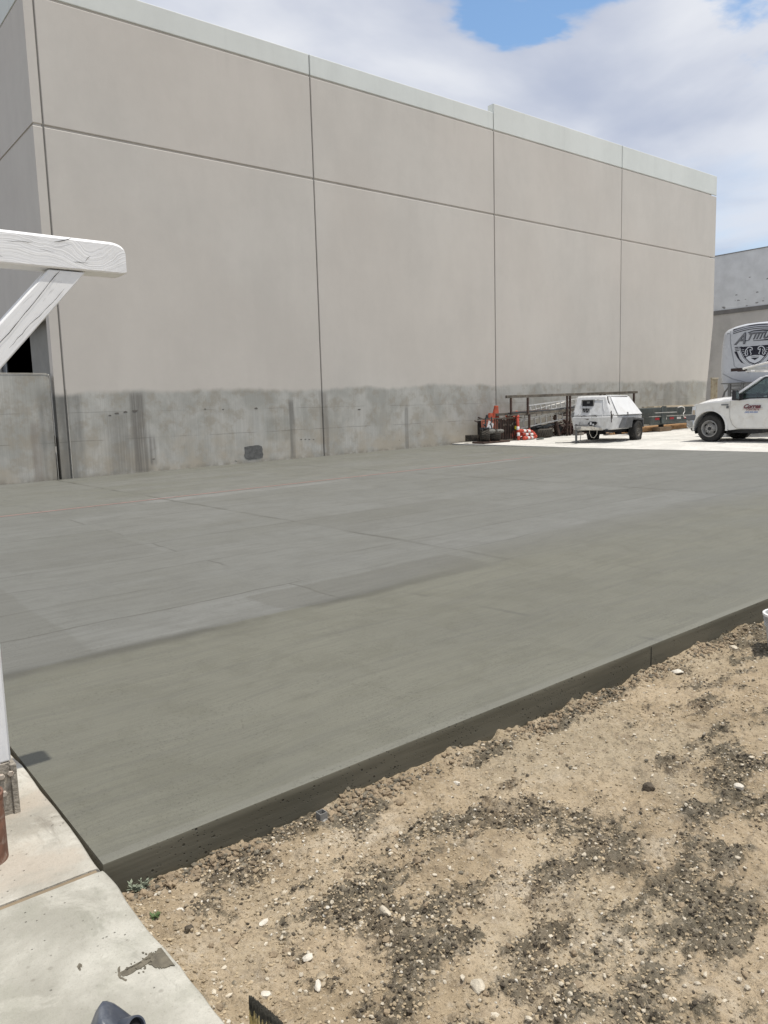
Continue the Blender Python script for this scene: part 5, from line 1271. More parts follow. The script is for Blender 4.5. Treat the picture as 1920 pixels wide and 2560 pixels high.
# ------------------------------------------------------------------ towable compressor, battered white
cm = Matrix.Translation((22.34, 15.66, .345)) @ Matrix.Rotation(math.atan2(-.183, -.983), 4, 'Z')
comp = thing('air_compressor', 'battered white towable air compressor with flat tyres and peeling paint', 'compressor', mtx=cm)
def peel_mat():
    m, g, b = newmat('chipped white paint dimmed as shade'); P = g.n.new('ShaderNodeTexCoord').outputs['Object']
    n = g.noise(P, 2.4, 6, .7, .4); n2 = g.noise(P, 9, 5, .7)
    c = g.mix(g.sm(n2, .3, .7), (.52, .52, .515, 1), (.66, .665, .66, 1))  # white lowered so the colour carries the shade on the front face
    c = g.mix(g.sm(g.noise(g.scale(P, (1, 1, .3)), 5, 4, .6), .5, .75, 0, .45), c, (.46, .44, .39, 1))
    k = g.sm(g.m('ADD', n, g.m('MULTIPLY', g.m('SUBTRACT', n2, .5), .25)), .675, .70)
    c = g.mix(g.m('MULTIPLY', k, .85), c, (.09, .075, .06, 1))
    g.put(b.inputs['Base Color'], c); b.inputs['Roughness'].default_value = .42
    g.put(b.inputs['Normal'], g.bump(g.m('ADD', g.noise(P, 2.0, 3), g.m('MULTIPLY', k, -.3)), .25, .03)); return m
M_cp = peel_mat(); M_cpw = mat('clean white hood paint', (.76, .765, .765), .35, var=.05, vs=2, coat=.3, dirt=(.5, .47, .42), dirt_amt=.3)
M_tear = mat('torn rusty metal', (.045, .034, .028), .8, var=.4, vs=14)
BL, BR = -.60, .80
fl = lambda a, b_, d: (a, d, b_)
# lower tub
q = MB(); lo = [(-.90, BL+.04, .40), (1.40, BL+.04, .40), (1.40, BR-.03, .40), (-.90, BR-.03, .40)]; hi = [(-.95, BL, .83), (1.50, BL, .83), (1.50, BR, .83), (-.95, BR, .83)]
q.hexa(lo, hi); q.build('tub', M_cp, comp, bevel=.035, local=True)
# hood with sloping flanks, its lid a sheet of its own
q = MB(); lo = [(-.93, BL+.01, .835), (1.47, BL+.01, .835), (1.47, BR-.01, .835), (-.93, BR-.01, .835)]; hi = [(-.46, BL+.09, 1.46), (1.26, BL+.09, 1.49), (1.22, BR-.30, 1.49), (-.46, BR-.30, 1.46)]
q.hexa(lo, hi); q.build('hood', M_cp, comp, bevel=.05, seg=3, local=True)
q = MB(); A = [(-.90, BR+.002, .86), (1.02, BR+.002, .86), (1.00, BR-.288, 1.475), (-.46, BR-.288, 1.455)]; q.hexa(A, [(x, y+.018, z+.008) for x, y, z in A]); sp = q.build('side_lid', M_cpw, comp, bevel=.006, local=True)
q = MB(); q.box(-.42, 1.18, BL+.17, BR-.285, 1.468, 1.497); q.build('top_lid', M_cpw, comp, bevel=.012, local=True)
q = MB(); q.hexa([(-.30, BR-.275, 1.452), (.98, BR-.275, 1.465), (.98, BR-.265, 1.450), (-.30, BR-.265, 1.437)], [(-.30, BR-.262, 1.462), (.98, BR-.262, 1.475), (.98, BR-.252, 1.46), (-.30, BR-.252, 1.447)]); q.build('hinge', M_tear, sp, local=True)
q = MB(); q.box(.27, .31, BR+.0, BR+.035, .875, .945); q.box(.285, .335, BR+.02, BR+.04, .87, .88); q.build('latch', M_stk, sp, local=True)
# seam torn open down the front corner
rr = random.Random(6)
def tear(q, pts, w):
    for (p, q_) in zip(pts, pts[1:]):
        p, q_ = Vector(p), Vector(q_); q.bar(p, q_, w*rr.uniform(.25, .8), w*rr.uniform(.2, .6), (1, .3, 0))
q = MB(); tear(q, [(1.20, .53, 1.46), (1.25, .57, 1.36), (1.27, .60, 1.30), (1.28, .60, 1.22)], .035); tear(q, [(1.27, .60, 1.30), (1.24, .62, 1.19), (1.27, .64, 1.13)], .05); tear(q, [(1.38, .74, 1.0), (1.42, .76, .90), (1.46, .80, .84), (1.44, .795, .76)], .05); tear(q, [(1.30, .79, .90), (1.44, .79, .86)], .04); tear(q, [(1.50, .79, .83), (1.49, .80, .70), (1.47, .79, .64)], .035); q.build('torn_seam', M_tear, comp, local=True)
# front face: instrument window, panel, recesses, dents
def face(a0, c): return a0-.25*(c-.835)/.655
q = MB(); q.hexa([(face(1.475, 1.17)+.004, -.27, 1.17), (face(1.475, 1.17)+.004, .10, 1.17), (face(1.475, 1.36)+.004, .10, 1.36), (face(1.475, 1.36)+.004, -.27, 1.36)], [(face(1.475, 1.17)+.02, -.27, 1.17), (face(1.475, 1.17)+.02, .10, 1.17), (face(1.475, 1.36)+.02, .10, 1.36), (face(1.475, 1.36)+.02, -.27, 1.36)]); gw = q.build('gauge_window', M_black, comp, local=True)
q = MB(); fx = face(1.475, 1.26)+.022
for (y0, y1, z0, z1) in ((-.30, .13, 1.355, 1.378), (-.30, .13, 1.152, 1.172), (-.30, -.272, 1.172, 1.355), (.102, .13, 1.172, 1.355)): q.box(fx-.03, fx+.012, y0, y1, z0, z1)
q.build('window_frame', M_stk, gw, local=True)
q = MB(); q.box(fx-.02, fx, -.12, -.02, 1.20, 1.32); q.build('gauge', M_frame, gw, local=True)
q = MB(); fx = face(1.475, 1.03)+.012; q.box(fx-.06, fx+.01, -.24, 0.02, .96, 1.12); pn = q.build('control_panel', mat('grey panel plate', (.33, .33, .32), .6, var=.2, vs=20), comp, bevel=.006, local=True)
q = MB()
for (y_, z_, w) in ((-.18, 1.06, .03), (-.09, 1.06, .03), (-.01, 1.05, .02), (-.16, 1.0, .02), (-.06, .99, .025)): q.box(fx, fx+.03, y_-w, y_+w, z_-w, z_+w)
q.build('switches', M_blackp, pn, local=True)
q = MB(); pts = [(.34, .80), (.34, .90), (.37, 1.0), (.33, 1.12), (.28, 1.36), (-.38, 1.36), (-.46, 1.0), (-.46, .88)]
fx_ = lambda z: face(1.475, z)+.006
for (a, b_) in zip(pts, pts[1:]):
    p, q_ = (fx_(max(.84, a[1])) if a[1] > .84 else 1.5, a[0]+.14, a[1]), (fx_(max(.84, b_[1])) if b_[1] > .84 else 1.5, b_[0]+.14, b_[1]); q.tube([p, q_], .014, 6)
q.build('pressed_rib', M_cp, comp, local=True)
q = MB(); q.prism([(-.02, .60), (.06, .54), (.22, .55), (.30, .62), (.26, .67), (.04, .67)], lambda a, b_, d: (d, a, b_), 1.44, 1.475); q.build('tail_recess', M_black, comp, local=True)
q = MB(); q.box(1.46, 1.49, .06, .12, .57, .65); q.box(1.465, 1.49, .15, .20, .55, .60); q.build('tow_light', M_cpw, comp, local=True)
q = MB(); tear(q, [(1.47, -.24, .84), (1.475, -.16, .78), (1.48, -.06, .745), (1.48, .02, .75)], .035); tear(q, [(1.46, -.20, .87), (1.47, -.10, .86)], .03); tear(q, [(1.46, .10, .88), (1.47, .22, .87), (1.47, .30, .83)], .02); tear(q, [(1.46, -.34, .92), (1.47, -.42, .86)], .02); tear(q, [(1.49, .02, .86), (1.47, .30, .89)], .012); q.build('gouge', M_tear, comp, local=True)
q = MB(); q.hexa([(1.38, BL-.01, .80), (1.50, BL-.012, .84), (1.44, BL+.0, .97), (1.30, BL+.0, 1.0)], [(1.40, BL+.05, .80), (1.515, BL+.06, .84), (1.45, BL+.10, .97), (1.32, BL+.08, 1.0)]); q.build('crumpled_corner', M_frame, comp, local=True)
q = MB(); q.tube([(-.98, .30, 1.12), (-1.02, .34, 1.10), (-1.04, .40, 1.02), (-1.03, .44, .92)], .04, 8); q.build('exhaust', M_frame, comp, local=True, smooth=True)
# fenders
M_fend = mat('grey fender', (.085, .088, .092), .6, var=.15, vs=6, dirt=(.2, .19, .17), dirt_amt=.4)
for (y0, y1) in ((BR-.02, BR+.17), (BL-.17, BL+.02)):
    q = MB(); po = [(.92, .44), (.66, .78), (.20, .775), (-.68, .72), (-.70, .42)]; pi_ = [(.30, .44), (.22, .66), (.16, .70), (-.62, .66), (-.66, .42)]
    P = po+pi_[::-1]; q.prism(P, lambda a, b_, d: (a, d, b_), y0, y1); q.build('fender', M_fend, comp, local=True, bevel=.012)
    q = MB(); q.prism([(.22, .44), (.16, .68), (-.60, .65), (-.64, .44)], lambda a, b_, d: (a, d, b_), y0 if y0 > 0 else y1-.03, (y0+.03) if y0 > 0 else y1); q.build('wheel_well', M_black, comp, local=True)
def cwheel(yc, s_):
    w_ = bpy.data.objects.new('wheel', None); COL.objects.link(w_); w_.parent = comp; reg(w_, ROOT[comp.name]); w_.empty_display_size = .05
    q = MB(); R_ = .335; w = .12; c_ = Vector((-.27, yc, R_-.015))
    q.lathe([(.19, -w*.8), (.21, -w*.92), (.29, -w), (.325, -w*.9), (R_, -w*.7), (R_, w*.7), (.325, w*.9), (.29, w), (.21, w*.92), (.19, w*.8)], c_, (0, 1, 0), 44, close=True)
    q.v = [(x*1.0+(.0 if z > .06 else (x+.27)*.10), y+(0 if z > .10 else (y-yc)*.18), max(z, .004)) for x, y, z in q.v]; q.build('tyre', M_rub, w_, local=True, smooth=True, angle=45)
    q = MB(); q.lathe([(.20, .02), (.20, w*.88), (.185, w*.86), (.165, w*.55), (.12, w*.5), (.09, w*.72), (.06, w*.74), (.001, w*.8)], c_, (0, s_, 0), 32); rm = q.build('rim', mat('rusty grey rim', (.10, .095, .085), .7, .2, var=.3, vs=10, dirt=(.2, .12, .07), dirt_amt=.5) if 'rusty grey rim' not in MATS else MATS['rusty grey rim'], w_, local=True, smooth=True)
    q = MB()
    for k in range(5):
        a = 2*math.pi*k/5; q.lathe([(.012, 0), (.012, .02), (.001, .022)], c_+Vector((math.cos(a)*.075, s_*w*.72, math.sin(a)*.075)), (0, s_, 0), 6)
    q.build('lug_nuts', M_stk, w_, local=True)
cwheel(BR+.055, 1); cwheel(BL-.055, -1)
q = MB(); q.tube([(-.27, BL, .30), (-.27, BR, .30)], .04, 8); q.box(-.85, 1.45, BL+.16, BL+.24, .32, .41); q.box(-.85, 1.45, BR-.24, BR-.16, .32, .41)
q.lathe([(0, 0), (.10, 0), (.12, .10), (.06, .14), (0, .14)], (.35, -.02, .22), (0, 0, 1), 12); q.lathe([(0, 0), (.10, 0), (.12, .10), (.06, .14), (0, .14)], (.25, .48, .22), (0, 0, 1), 12); q.box(.0, .9, -.3, .6, .31, .40); q.build('undercarriage', M_black, comp, local=True)
# drawbar, coupler, jack with its foot plate
q = MB(); q.bar((1.35, BL+.35, .43), (1.92, -.12, .46), .07, .09); q.bar((1.35, BR-.35, .43), (1.92, -.10, .46), .07, .09); q.box(1.46, 1.56, -.42, .20, .40, .52); q.build('drawbar', mat('dirty white steel', (.55, .52, .45), .7, var=.2, vs=8, dirt=(.15, .10, .07), dirt_amt=.7), comp, local=True, bevel=.008)
q = MB(); q.box(1.86, 2.06, -.18, -.04, .43, .53); q.lathe([(.001, .08), (.05, .06), (.06, 0), (.055, -.02)], (2.05, -.11, .46), (0, 0, 1), 14); q.build('coupler', M_stk, comp, local=True, bevel=.01)
q = MB(); q.tube([(1.60, -.36, .04), (1.60, -.36, .60)], .036, 10); q.tube([(1.60, -.36, .56), (1.60, -.24, .58), (1.60, -.23, .66)], .012, 6); q.tube([(1.62, -.30, .38), (1.62, .16, .44)], .025, 6); q.tube([(1.6, -.42, .56), (1.6, .05, .57)], .014, 6); q.build('jack', M_frame, comp, local=True, smooth=True)
q = MB(); q.lathe([(0, .0), (.10, 0), (.10, .015), (.05, .05), (0, .05)], (1.60, -.36, .004), (0, 0, 1), 16); q.build('jack_foot', M_frame, comp, local=True)
q = MB(); q.tube([(1.5, .06, .46), (1.52, .07, .30), (1.51, .13, .17), (1.5, .22, .15), (1.48, .30, .26), (1.47, .31, .42)], .011, 6); q.build('safety_cable', mat('pale cable', (.5, .47, .4), .6), comp, local=True, smooth=True)
q = MB(); q.tube([(1.56, -.20, .40), (1.58, -.22, .12), (1.60, -.20, .02)], .012, 6); q.build('chain', M_stk, comp, local=True)
def lay(name, label, cat, boxes, m, x, y, rot, grp=None):
    t = thing(name, label, cat, (x, y, zy(x, y)+.002), rot, grp); q = MB()
    for bx_ in boxes: q.box(*bx_)
    q.build('frame', m, t, local=True, bevel=.004); return t
lay('steel_plate', 'flat rusty steel plate lying on the pale concrete under the compressor jack', 'plate', [(-.38, .30, -.10, .10, 0, .02), (-.62, -.30, -.05, .10, .0, .014), (.2, .5, -.14, -.05, 0, .016)], M_frame, 20.78, 15.85, -.9)

# ------------------------------------------------------------------ steel rack along the wall
M_rust = mat('rusty dark steel', (.075, .05, .042), .75, .2, var=.35, vs=5, dirt=(.20, .13, .08), dirt_amt=.5)
M_rail = mat('mill scale steel beam', (.13, .115, .095), .7, .25, var=.4, vs=4, dirt=(.32, .28, .21), dirt_amt=.6)
RY = 18.62
rack = thing('steel_rack', 'long rusty steel storage rack with a top rail standing along the warehouse wall', 'rack', (24.5, RY+.3, zy(24.5, RY)))
zt = lambda x: 1.92+.0135*(x-20.55)
q = MB(); q.hexa([(20.55, RY-.04, zt(20.55)-.05), (28.57, RY-.04, zt(28.57)-.05), (28.57, RY+.04, zt(28.57)-.05), (20.55, RY+.04, zt(20.55)-.05)], [(20.55, RY-.04, zt(20.55)+.05), (28.57, RY-.04, zt(28.57)+.05), (28.57, RY+.04, zt(28.57)+.05), (20.55, RY+.04, zt(20.55)+.05)]); q.build('top_rail', M_rail, rack, bevel=.006)
zm = lambda x: 1.275+.031*(x-20.65)
q = MB(); q.hexa([(20.66, RY+.02, zm(20.66)-.04), (24.6, RY+.02, zm(24.6)-.05), (24.6, RY+.08, zm(24.6)-.05), (20.66, RY+.08, zm(20.66)-.04)], [(20.66, RY+.02, zm(20.66)+.03), (24.6, RY+.02, zm(24.6)+.045), (24.6, RY+.08, zm(24.6)+.045), (20.66, RY+.08, zm(20.66)+.03)]); q.build('middle_rail', M_rail, rack)
q = MB(); q.bar((20.7, RY+.62, 1.30), (28.4, RY+.62, 1.42), .07, .09); q.build('middle_rail', M_rail, rack)
q = MB(); q.bar((20.7, RY+.70, 1.27), (28.4, RY+.70, .42), .001, .001)
for (x, z0, z1, w, dy) in ((20.80, 1.28, 1.88, .055, .0), (21.70, 1.3, 1.88, .055, .0), (21.80, .35, 1.28, .05, .02), (23.96, .38, 1.93, .05, .0), (24.16, .38, 1.93, .05, .02), (26.05, .40, 1.95, .055, .0), (26.35, .40, 1.95, .07, .02), (28.35, .45, 2.0, .055, .0)):
    q2 = MB(); q2.box(x-w/2, x+w/2, RY-.035+dy, RY+.035+dy, z0 if z0 > 1 else zy(x, RY)+.004, z1); q2.build('upright', M_rust, rack)
for x in (21.85, 24.05, 26.2, 28.3):
    q2 = MB(); q2.box(x-.04, x+.04, RY+.60, RY+.67, zy(x, RY+.6)+.004, 1.32); q2.build('upright', M_rust, rack)
    q2 = MB(); q2.box(x-.03, x+.03, RY+.03, RY+.60, 1.24, 1.30); q2.build('cross_arm', M_rust, rack)
q2 = MB(); q2.box(20.05, 22.42, RY+.06, RY+.17, .30+.02, .365); q2.build('skid', M_rust, rack)
q2 = MB(); q2.box(23.6, 24.6, RY-.0, RY+.05, .80, .85); q2.build('cross_arm', M_rust, rack)
# ladders stored in it
ladder('old aluminium extension ladder leaning low in the rack above the orange posts', (21.45, RY+.16, .93), (25.6, RY+.16, 1.38), (.1, .12, 1), .30, 13, M_alu, (.045, .06), 'aluminium ladders')
ladder('aluminium extension ladder stored highest in the rack, its end behind the compressor', (22.1, RY+.36, 1.46), (26.2, RY+.36, 1.76), (.1, .3, 1), .26, 14, M_alu, (.05, .05), 'aluminium ladders')
ladder('aluminium ladder lying between the two others in the rack', (21.3, RY+.25, 1.10), (25.9, RY+.25, 1.60), (.1, .15, 1), .22, 14, M_alu, (.03, .05), 'aluminium ladders')
pk = thing('scaffold_plank', 'long white plank lying in the rack over the ladders', 'plank', (22.4, RY+.5, 1.35)); q = MB(); q.hexa([(22.3, RY+.46, 1.37), (25.2, RY+.46, 1.74), (25.2, RY+.50, 1.78), (22.3, RY+.50, 1.37)], [(22.3, RY+.44, 1.39), (25.2, RY+.44, 1.81), (25.2, RY+.48, 1.84), (22.3, RY+.48, 1.40)]); q.build('board', M_rack, pk)

pl_ = ['topmost dark pipe lying on the rack rail', 'second dark pipe on the rack rail, under the topmost', 'thin dark pipe behind the ladders in the rack', 'dark pipe lowest in the rack, resting on the big tyre side', 'rusty pipe furthest back against the wall in the rack']
for k, l_ in enumerate(pl_):
    t = thing('steel_pipe', l_, 'pipe', (22.5, RY+.3, 1.3), 0, 'pipes stored in the rack'); q = MB(); q.tube([(20.9+.25*k, RY+.2+.09*k, 1.345+.02*(k % 2)), (25.4+.3*k, RY+.22+.09*k, 1.46+.02*k)], .024+.006*(k % 3), 8); q.build('tube', M_rust if k % 2 else M_dkmetal, t, smooth=True)
# pile of junk at the near end of the rack ------------------------------------------------
bz = zy(20.8, 18.9)
bar_ = thing('barred_gate', 'rusty steel panel of vertical bars standing at the near end of the rack', 'barrier panel', (20.8, 18.8, bz))
q = MB(); q.box(19.28, 21.52, 18.74, 18.80, 1.155, 1.195); q.build('top_bar', M_rail, bar_)
q = MB(); q.box(20.08, 21.40, 18.74, 18.80, bz+.004, bz+.06); q.build('bottom_bar', M_rail, bar_)
for k in range(15):
    x = 20.12+k*.088; q = MB(); q.box(x-.013, x+.013, 18.757, 18.783, bz+.06, 1.155); q.build('bar', M_rust, bar_)
q = MB(); q.box(20.1, 20.16, 18.82, 19.75, .36, 1.12); q.build('side_plate', M_rust, bar_) if False else None
sg = thing('road_sign', 'faded orange square road sign with a white plate leaning behind the tractor tyres', 'road sign', (20.0, 19.1, bz))
M_org = mat('faded orange sign', (.36, .12, .075), .6, var=.15, vs=5, dirt=(.2, .1, .08), dirt_amt=.5); M_orb = mat('sign black', (.03, .025, .025), .6)
def sgn(a, b_, d): return (a-.02, 18.845+(b_-.36)*.09+d, b_)
def rrect(x0, x1, z0, z1, r_, n=4): return [(x0+r_+(-r_)*math.cos(t_) if k in (0, 3) else x1-r_+r_*math.cos(t_), z) for k, t_, z in ()] or [(cx_+r_*math.cos(a), cz_+r_*math.sin(a)) for cx_, cz_, a0 in ((x1-r_, z1-r_, 0), (x0+r_, z1-r_, 90), (x0+r_, z0+r_, 180), (x1-r_, z0+r_, 270)) for a in [math.radians(a0+90*i/n) for i in range(n+1)]]
q = MB(); q.prism(rrect(19.60, 20.46, .36, 1.14, .07), sgn, 0, .012); q.build('plate', M_org, sg)
q = MB()
ro = rrect(19.64, 20.42, .40, 1.10, .05); ri = rrect(19.655, 20.405, .415, 1.085, .045); n = len(ro)
q.add([sgn(a, b_, -.003) for a, b_ in ro]+[sgn(a, b_, -.003) for a, b_ in ri], [(k, (k+1) % n, n+(k+1) % n, n+k) for k in range(n)]); q.build('border', M_orb, sg)
th_ = math.radians(-28); c0 = (20.02, .90)
def rot_(u_, v_): return (c0[0]+u_*math.cos(th_)-v_*math.sin(th_), c0[1]+u_*math.sin(th_)+v_*math.cos(th_))
q = MB(); q.prism([rot_(-.135, -.17), rot_(.135, -.17), rot_(.135, .17), rot_(-.135, .17)], sgn, -.010, -.004); q.build('white_plate', M_rvw, sg)
xd = Vector((math.cos(th_), 0, math.sin(th_))); yd = Vector((-math.sin(th_), .10, math.cos(th_)))
for bd_, u_, v_ in (('XL', -.10, .025), ('59', -.09, -.135)):
    a, b_ = rot_(u_, v_); text('lettering', bd_, M_orb, sg, (a, sgn(a, b_, -.0135)[1], b_), xd, yd, .15, .001)
# two lugged tyres on a steel sheet with machine parts on top
sh_ = lay('steel_sheet', 'dark steel sheet lying flat under the tractor tyres by the wall', 'plate', [(-.62, .66, -.34, .22, 0, .06)], M_rust, 19.75, 18.68, -.05)
M_lug = mat('weathered tractor rubber', (.052, .046, .038), .9, var=.3, vs=6, dirt=(.12, .095, .07), dirt_amt=.5)
def lug_tyre(label, x, y, R_, W, upright):
    t = thing('tractor_tyre', label, 'tyre', (x, y, zy(x, y)+.064), 0, 'tractor tyres by the wall'); c_ = Vector((x, y, zy(x, y)+.064+(R_ if upright else W/2))); ax_ = (.80, -.60, 0) if upright else (0, 0, 1); w = W/2
    q = MB(); q.lathe([(R_*.5, -w*.7), (R_*.6, -w*.95), (R_*.85, -w), (R_*.93, -w*.7), (R_*.93, w*.7), (R_*.85, w), (R_*.6, w*.95), (R_*.5, w*.7)], c_, ax_, 30, close=True); b_ = q.build('carcass', M_lug, t, smooth=True, angle=50)
    A_ = Vector(ax_).normalized(); U = Vector((0, 0, 1)) if abs(A_.z) < .9 else Vector((1, 0, 0)); a1 = A_.cross(U).normalized(); a2 = A_.cross(a1); q = MB()
    for k in range(18):
        for s_ in (-1, 1):
            an = 2*math.pi*(k+(.5 if s_ > 0 else 0))/18; r0 = a1*math.cos(an)+a2*math.sin(an); an2 = an+.20; r1 = a1*math.cos(an2)+a2*math.sin(an2)
            q.bar(c_+r0*R_*.965+A_*s_*w*.04, c_+r1*R_*.95+A_*s_*w*.92, .05, R_*.09, tuple(r0))
    q.build('lugs', M_lug, t); return t
lug_tyre('lugged tractor tyre at the left end of the junk pile by the wall', 19.44, 18.60, .215, .30, True)
lug_tyre('lugged tractor tyre right of its twin, in front of the orange sign', 19.92, 18.58, .205, .34, True)
lug_tyre('smaller tyre lying on its side behind the two lugged tractor tyres', 19.45, 19.22, .25, .22, False)
mp = thing('tamping_machine', 'black machine frame with an upright handle resting on the tractor tyres', 'machine', (19.6, 18.660, .79)); q = MB()
q.box(19.25, 19.86, 18.560, 18.660, .80, .845); q.box(19.30, 19.56, 18.500, 18.720, .845, .885); q.box(19.75, 20.0, 18.500, 18.700, .775, .80); q.tube([(19.50, 18.620, .85), (19.50, 18.620, 1.22)], .026, 8); q.tube([(19.83, 18.640, .85), (19.80, 18.660, 1.0), (19.87, 18.680, 1.08), (19.86, 18.680, 1.24)], .022, 8); q.tube([(19.34, 18.620, .86), (19.45, 18.620, .95), (19.5, 18.620, 1.05)], .012, 6); q.tube([(19.38, 18.600, .98), (19.44, 18.600, .98)], .03, 8)
q.build('frame', M_dkmetal, mp); 
hs = thing('sand_bag', 'grey sandbag draped over the left tractor tyre', 'bag', (19.62, 18.48, .74)); q = MB(); q.lathe([(0, -.16), (.05, -.15), (.075, -.08), (.078, .06), (.05, .15), (0, .16)], (19.62, 18.46, .745), (1, 0, .05), 14); q.build('sack', mat('grey sack cloth', (.16, .155, .14), .9, var=.2, vs=12), hs, smooth=True)
hs = thing('sand_bag', 'grey sandbag draped over the right tractor tyre', 'bag', (20.0, 18.48, .73)); q = MB(); q.lathe([(0, -.17), (.05, -.16), (.07, -.08), (.072, .06), (.05, .16), (0, .17)], (20.02, 18.44, .735), (1, 0, .02), 14); q.build('sack', MATS['grey sack cloth'], hs, smooth=True)
# open steel bin behind the bars, with cones standing in it
bn = thing('scrap_bin', 'dark rusty open steel bin behind the barred panel', 'bin', (20.85, 19.25, bz)); q = MB()
q.box(20.14, 21.58, 18.96, 18.98, bz+.006, 1.08); q.box(20.14, 21.58, 19.62, 19.64, bz+.006, 1.10); q.box(20.14, 20.16, 18.98, 19.62, bz+.006, 1.08); q.box(21.56, 21.58, 18.98, 19.62, bz+.006, 1.08); q.box(20.16, 21.56, 18.98, 19.62, bz+.02, bz+.06)
q.build('shell', mat('black rusty bin', (.022, .02, .018), .9, var=.3, vs=4), bn)
q = MB(); rr = random.Random(12)
for k in range(34):
    p = Vector((rr.uniform(20.2, 21.5), rr.uniform(18.96, 19.55), rr.uniform(.80, 1.12))); d = Vector((rr.uniform(-.4, .4), rr.uniform(-.1, .1), rr.uniform(-.12, .16))); q.bar(p-d, p+d, rr.uniform(.02, .06), rr.uniform(.02, .05))
a_ = q.build('scrap', M_rust, bn); a_['kind'] = 'stuff'
q = MB()
for k in range(12):
    p = Vector((rr.uniform(20.2, 21.5), 18.945, rr.uniform(.85, 1.06))); q.box(p.x-rr.uniform(.01, .04), p.x+rr.uniform(.01, .04), p.y-.012, p.y, p.z-.04, p.z+.03)
a_ = q.build('scrap_tags', mat('pale scrap', (.35, .33, .27), .8, var=.4, vs=3), bn); a_['kind'] = 'stuff'
M_cone = mat('weathered orange cone', (.40, .085, .045), .6, var=.2, vs=6, dirt=(.18, .07, .05), dirt_amt=.5)
def cone(label, x, y, z, h, tilt, grp):
    t = thing('traffic_cone', label, 'traffic cone', (x, y, z), 0, grp); d = Vector((math.sin(tilt), 0, math.cos(tilt)))
    q = MB(); q.lathe([(.165, 0), (.155, .03), (.075, h*.96), (.072, h), (.055, h), (.13, .03)], (x, y, z), d, 24, close=True); q.build('shell', M_cone, t, smooth=True, angle=60)
    q = MB(); q.lathe([(.079, h*.90), (.081, h*.93), (.081, h*.98), (.076, h*1.0), (.055, h*1.005), (.055, h*.97)], (x, y, z), d, 24, close=True); q.build('collar', mat('orange cone collar', (.55, .10, .04), .5) if 'orange cone collar' not in MATS else MATS['orange cone collar'], t, smooth=True)
    q = MB(); q.bar(Vector((x, y, z))-d*.015, Vector((x, y, z))+d*.012, .36, .36, (0, 1, 0)); q.build('base', M_cone, t)
cone('tall faded orange traffic cone standing upright behind the barred panel', 20.80, 19.38, 1.06, .56, .10, 'traffic cones in the scrap bin')
cone('second orange cone half hidden left of the tall one in the bin', 20.60, 19.44, 1.02, .34, .05, 'traffic cones in the scrap bin')
cone('orange cone tipped over further right, only its pointed end above the rack rail', 21.72, 19.45, 1.10, .44, .95, 'traffic cones in the scrap bin')
tf = thing('dark_wedge', 'dark triangular scrap plate poking above the bin left of the cones', 'scrap plate', (20.22, 19.3, .9)); q = MB(); q.prism([(20.16, 1.0), (20.42, 1.0), (20.30, 1.32), (20.26, 1.30)], fl, 19.28, 19.33); q.build('plate', M_dkmetal, tf)
# delineator posts: one leaning upright, the rest heaped
M_dor = mat('orange delineator plastic', (.47, .075, .045), .5, var=.25, vs=5, dirt=(.30, .07, .05), dirt_amt=.6); M_dwh = mat('white reflective band', (.72, .70, .68), .4, var=.08)
def delin(label, p, d, ln, grp='orange and white delineator posts'):
    d = Vector(d).normalized(); ax_ = Vector((0, 0, 1)); mm = Matrix.Translation(p) @ ax_.rotation_difference(d).to_matrix().to_4x4()
    t = thing('delineator_post', label, 'delineator', mtx=mm, group=grp)
    q = MB(); q.lathe([(.001, 0), (.040, 0), (.048, .02), (.056, ln-.10), (.070, ln-.09), (.070, ln-.02), (.05, ln), (.001, ln)], (0, 0, 0), (0, 0, 1), 14); q.build('tube', M_dor, t, local=True, smooth=True, angle=50)
    for b0 in (.14, .36):
        q = MB(); q.lathe([(.050+.008*b0/ln, b0), (.0525+.008*b0/ln, b0+.004), (.0525+.008*(b0+.13)/ln, b0+.12), (.050+.008*(b0+.13)/ln, b0+.124)], (0, 0, 0), (0, 0, 1), 14); q.build('white_band', M_dwh, t, local=True, smooth=True, angle=50)
    return t
delin('orange delineator post with white bands leaning upright against the rack skid', (21.06, 18.50, bz+.02), (.18, .22, 1), .92)
rr = random.Random(77); layers = ['lowest front', 'second layer left', 'topmost right with its orange head sticking out', 'topmost left', 'second layer right', 'nearest the viewer', 'right one behind the rack post', 'rear lowest', 'front right on the concrete', 'rear topmost', 'crossing the others at the left', 'tilted up against the bars', 'right end, white band showing', 'upper middle', 'lower middle', 'last one against the truck tyre']
for k, l_ in enumerate(layers):
    lay_ = k//6; sgn_ = 1 if k % 2 else -1; a_ = rr.uniform(-.35, .35)+(0 if sgn_ > 0 else math.pi)
    p = (21.62-sgn_*.32+rr.uniform(-.12, .16), 18.50+.09*(k % 6)+rr.uniform(-.03, .03), bz+.055+.105*lay_+rr.uniform(0, .03))
    delin('orange and white delineator in the heap, '+l_, p, (math.cos(a_), math.sin(a_)*.6, rr.uniform(-.02, .10)), rr.uniform(.60, .80))
yl = thing('work_lamp', 'small yellow and orange lamp hanging at the end of the barred panel', 'lamp', (21.12, 18.82, .8)); q = MB(); q.lathe([(0, 0), (.05, 0), (.06, .06), (.05, .12), (0, .12)], (21.13, 18.68, .76), (0, 0, 1), 12); q.build('yellow_lens', mat('yellow lens', (.60, .50, .04), .4), yl, smooth=True); q = MB(); q.lathe([(0, 0), (.05, 0), (.05, .10), (0, .10)], (21.22, 18.68, .72), (0, 0, 1), 12); q.build('orange_lens', M_amber, yl, smooth=True)
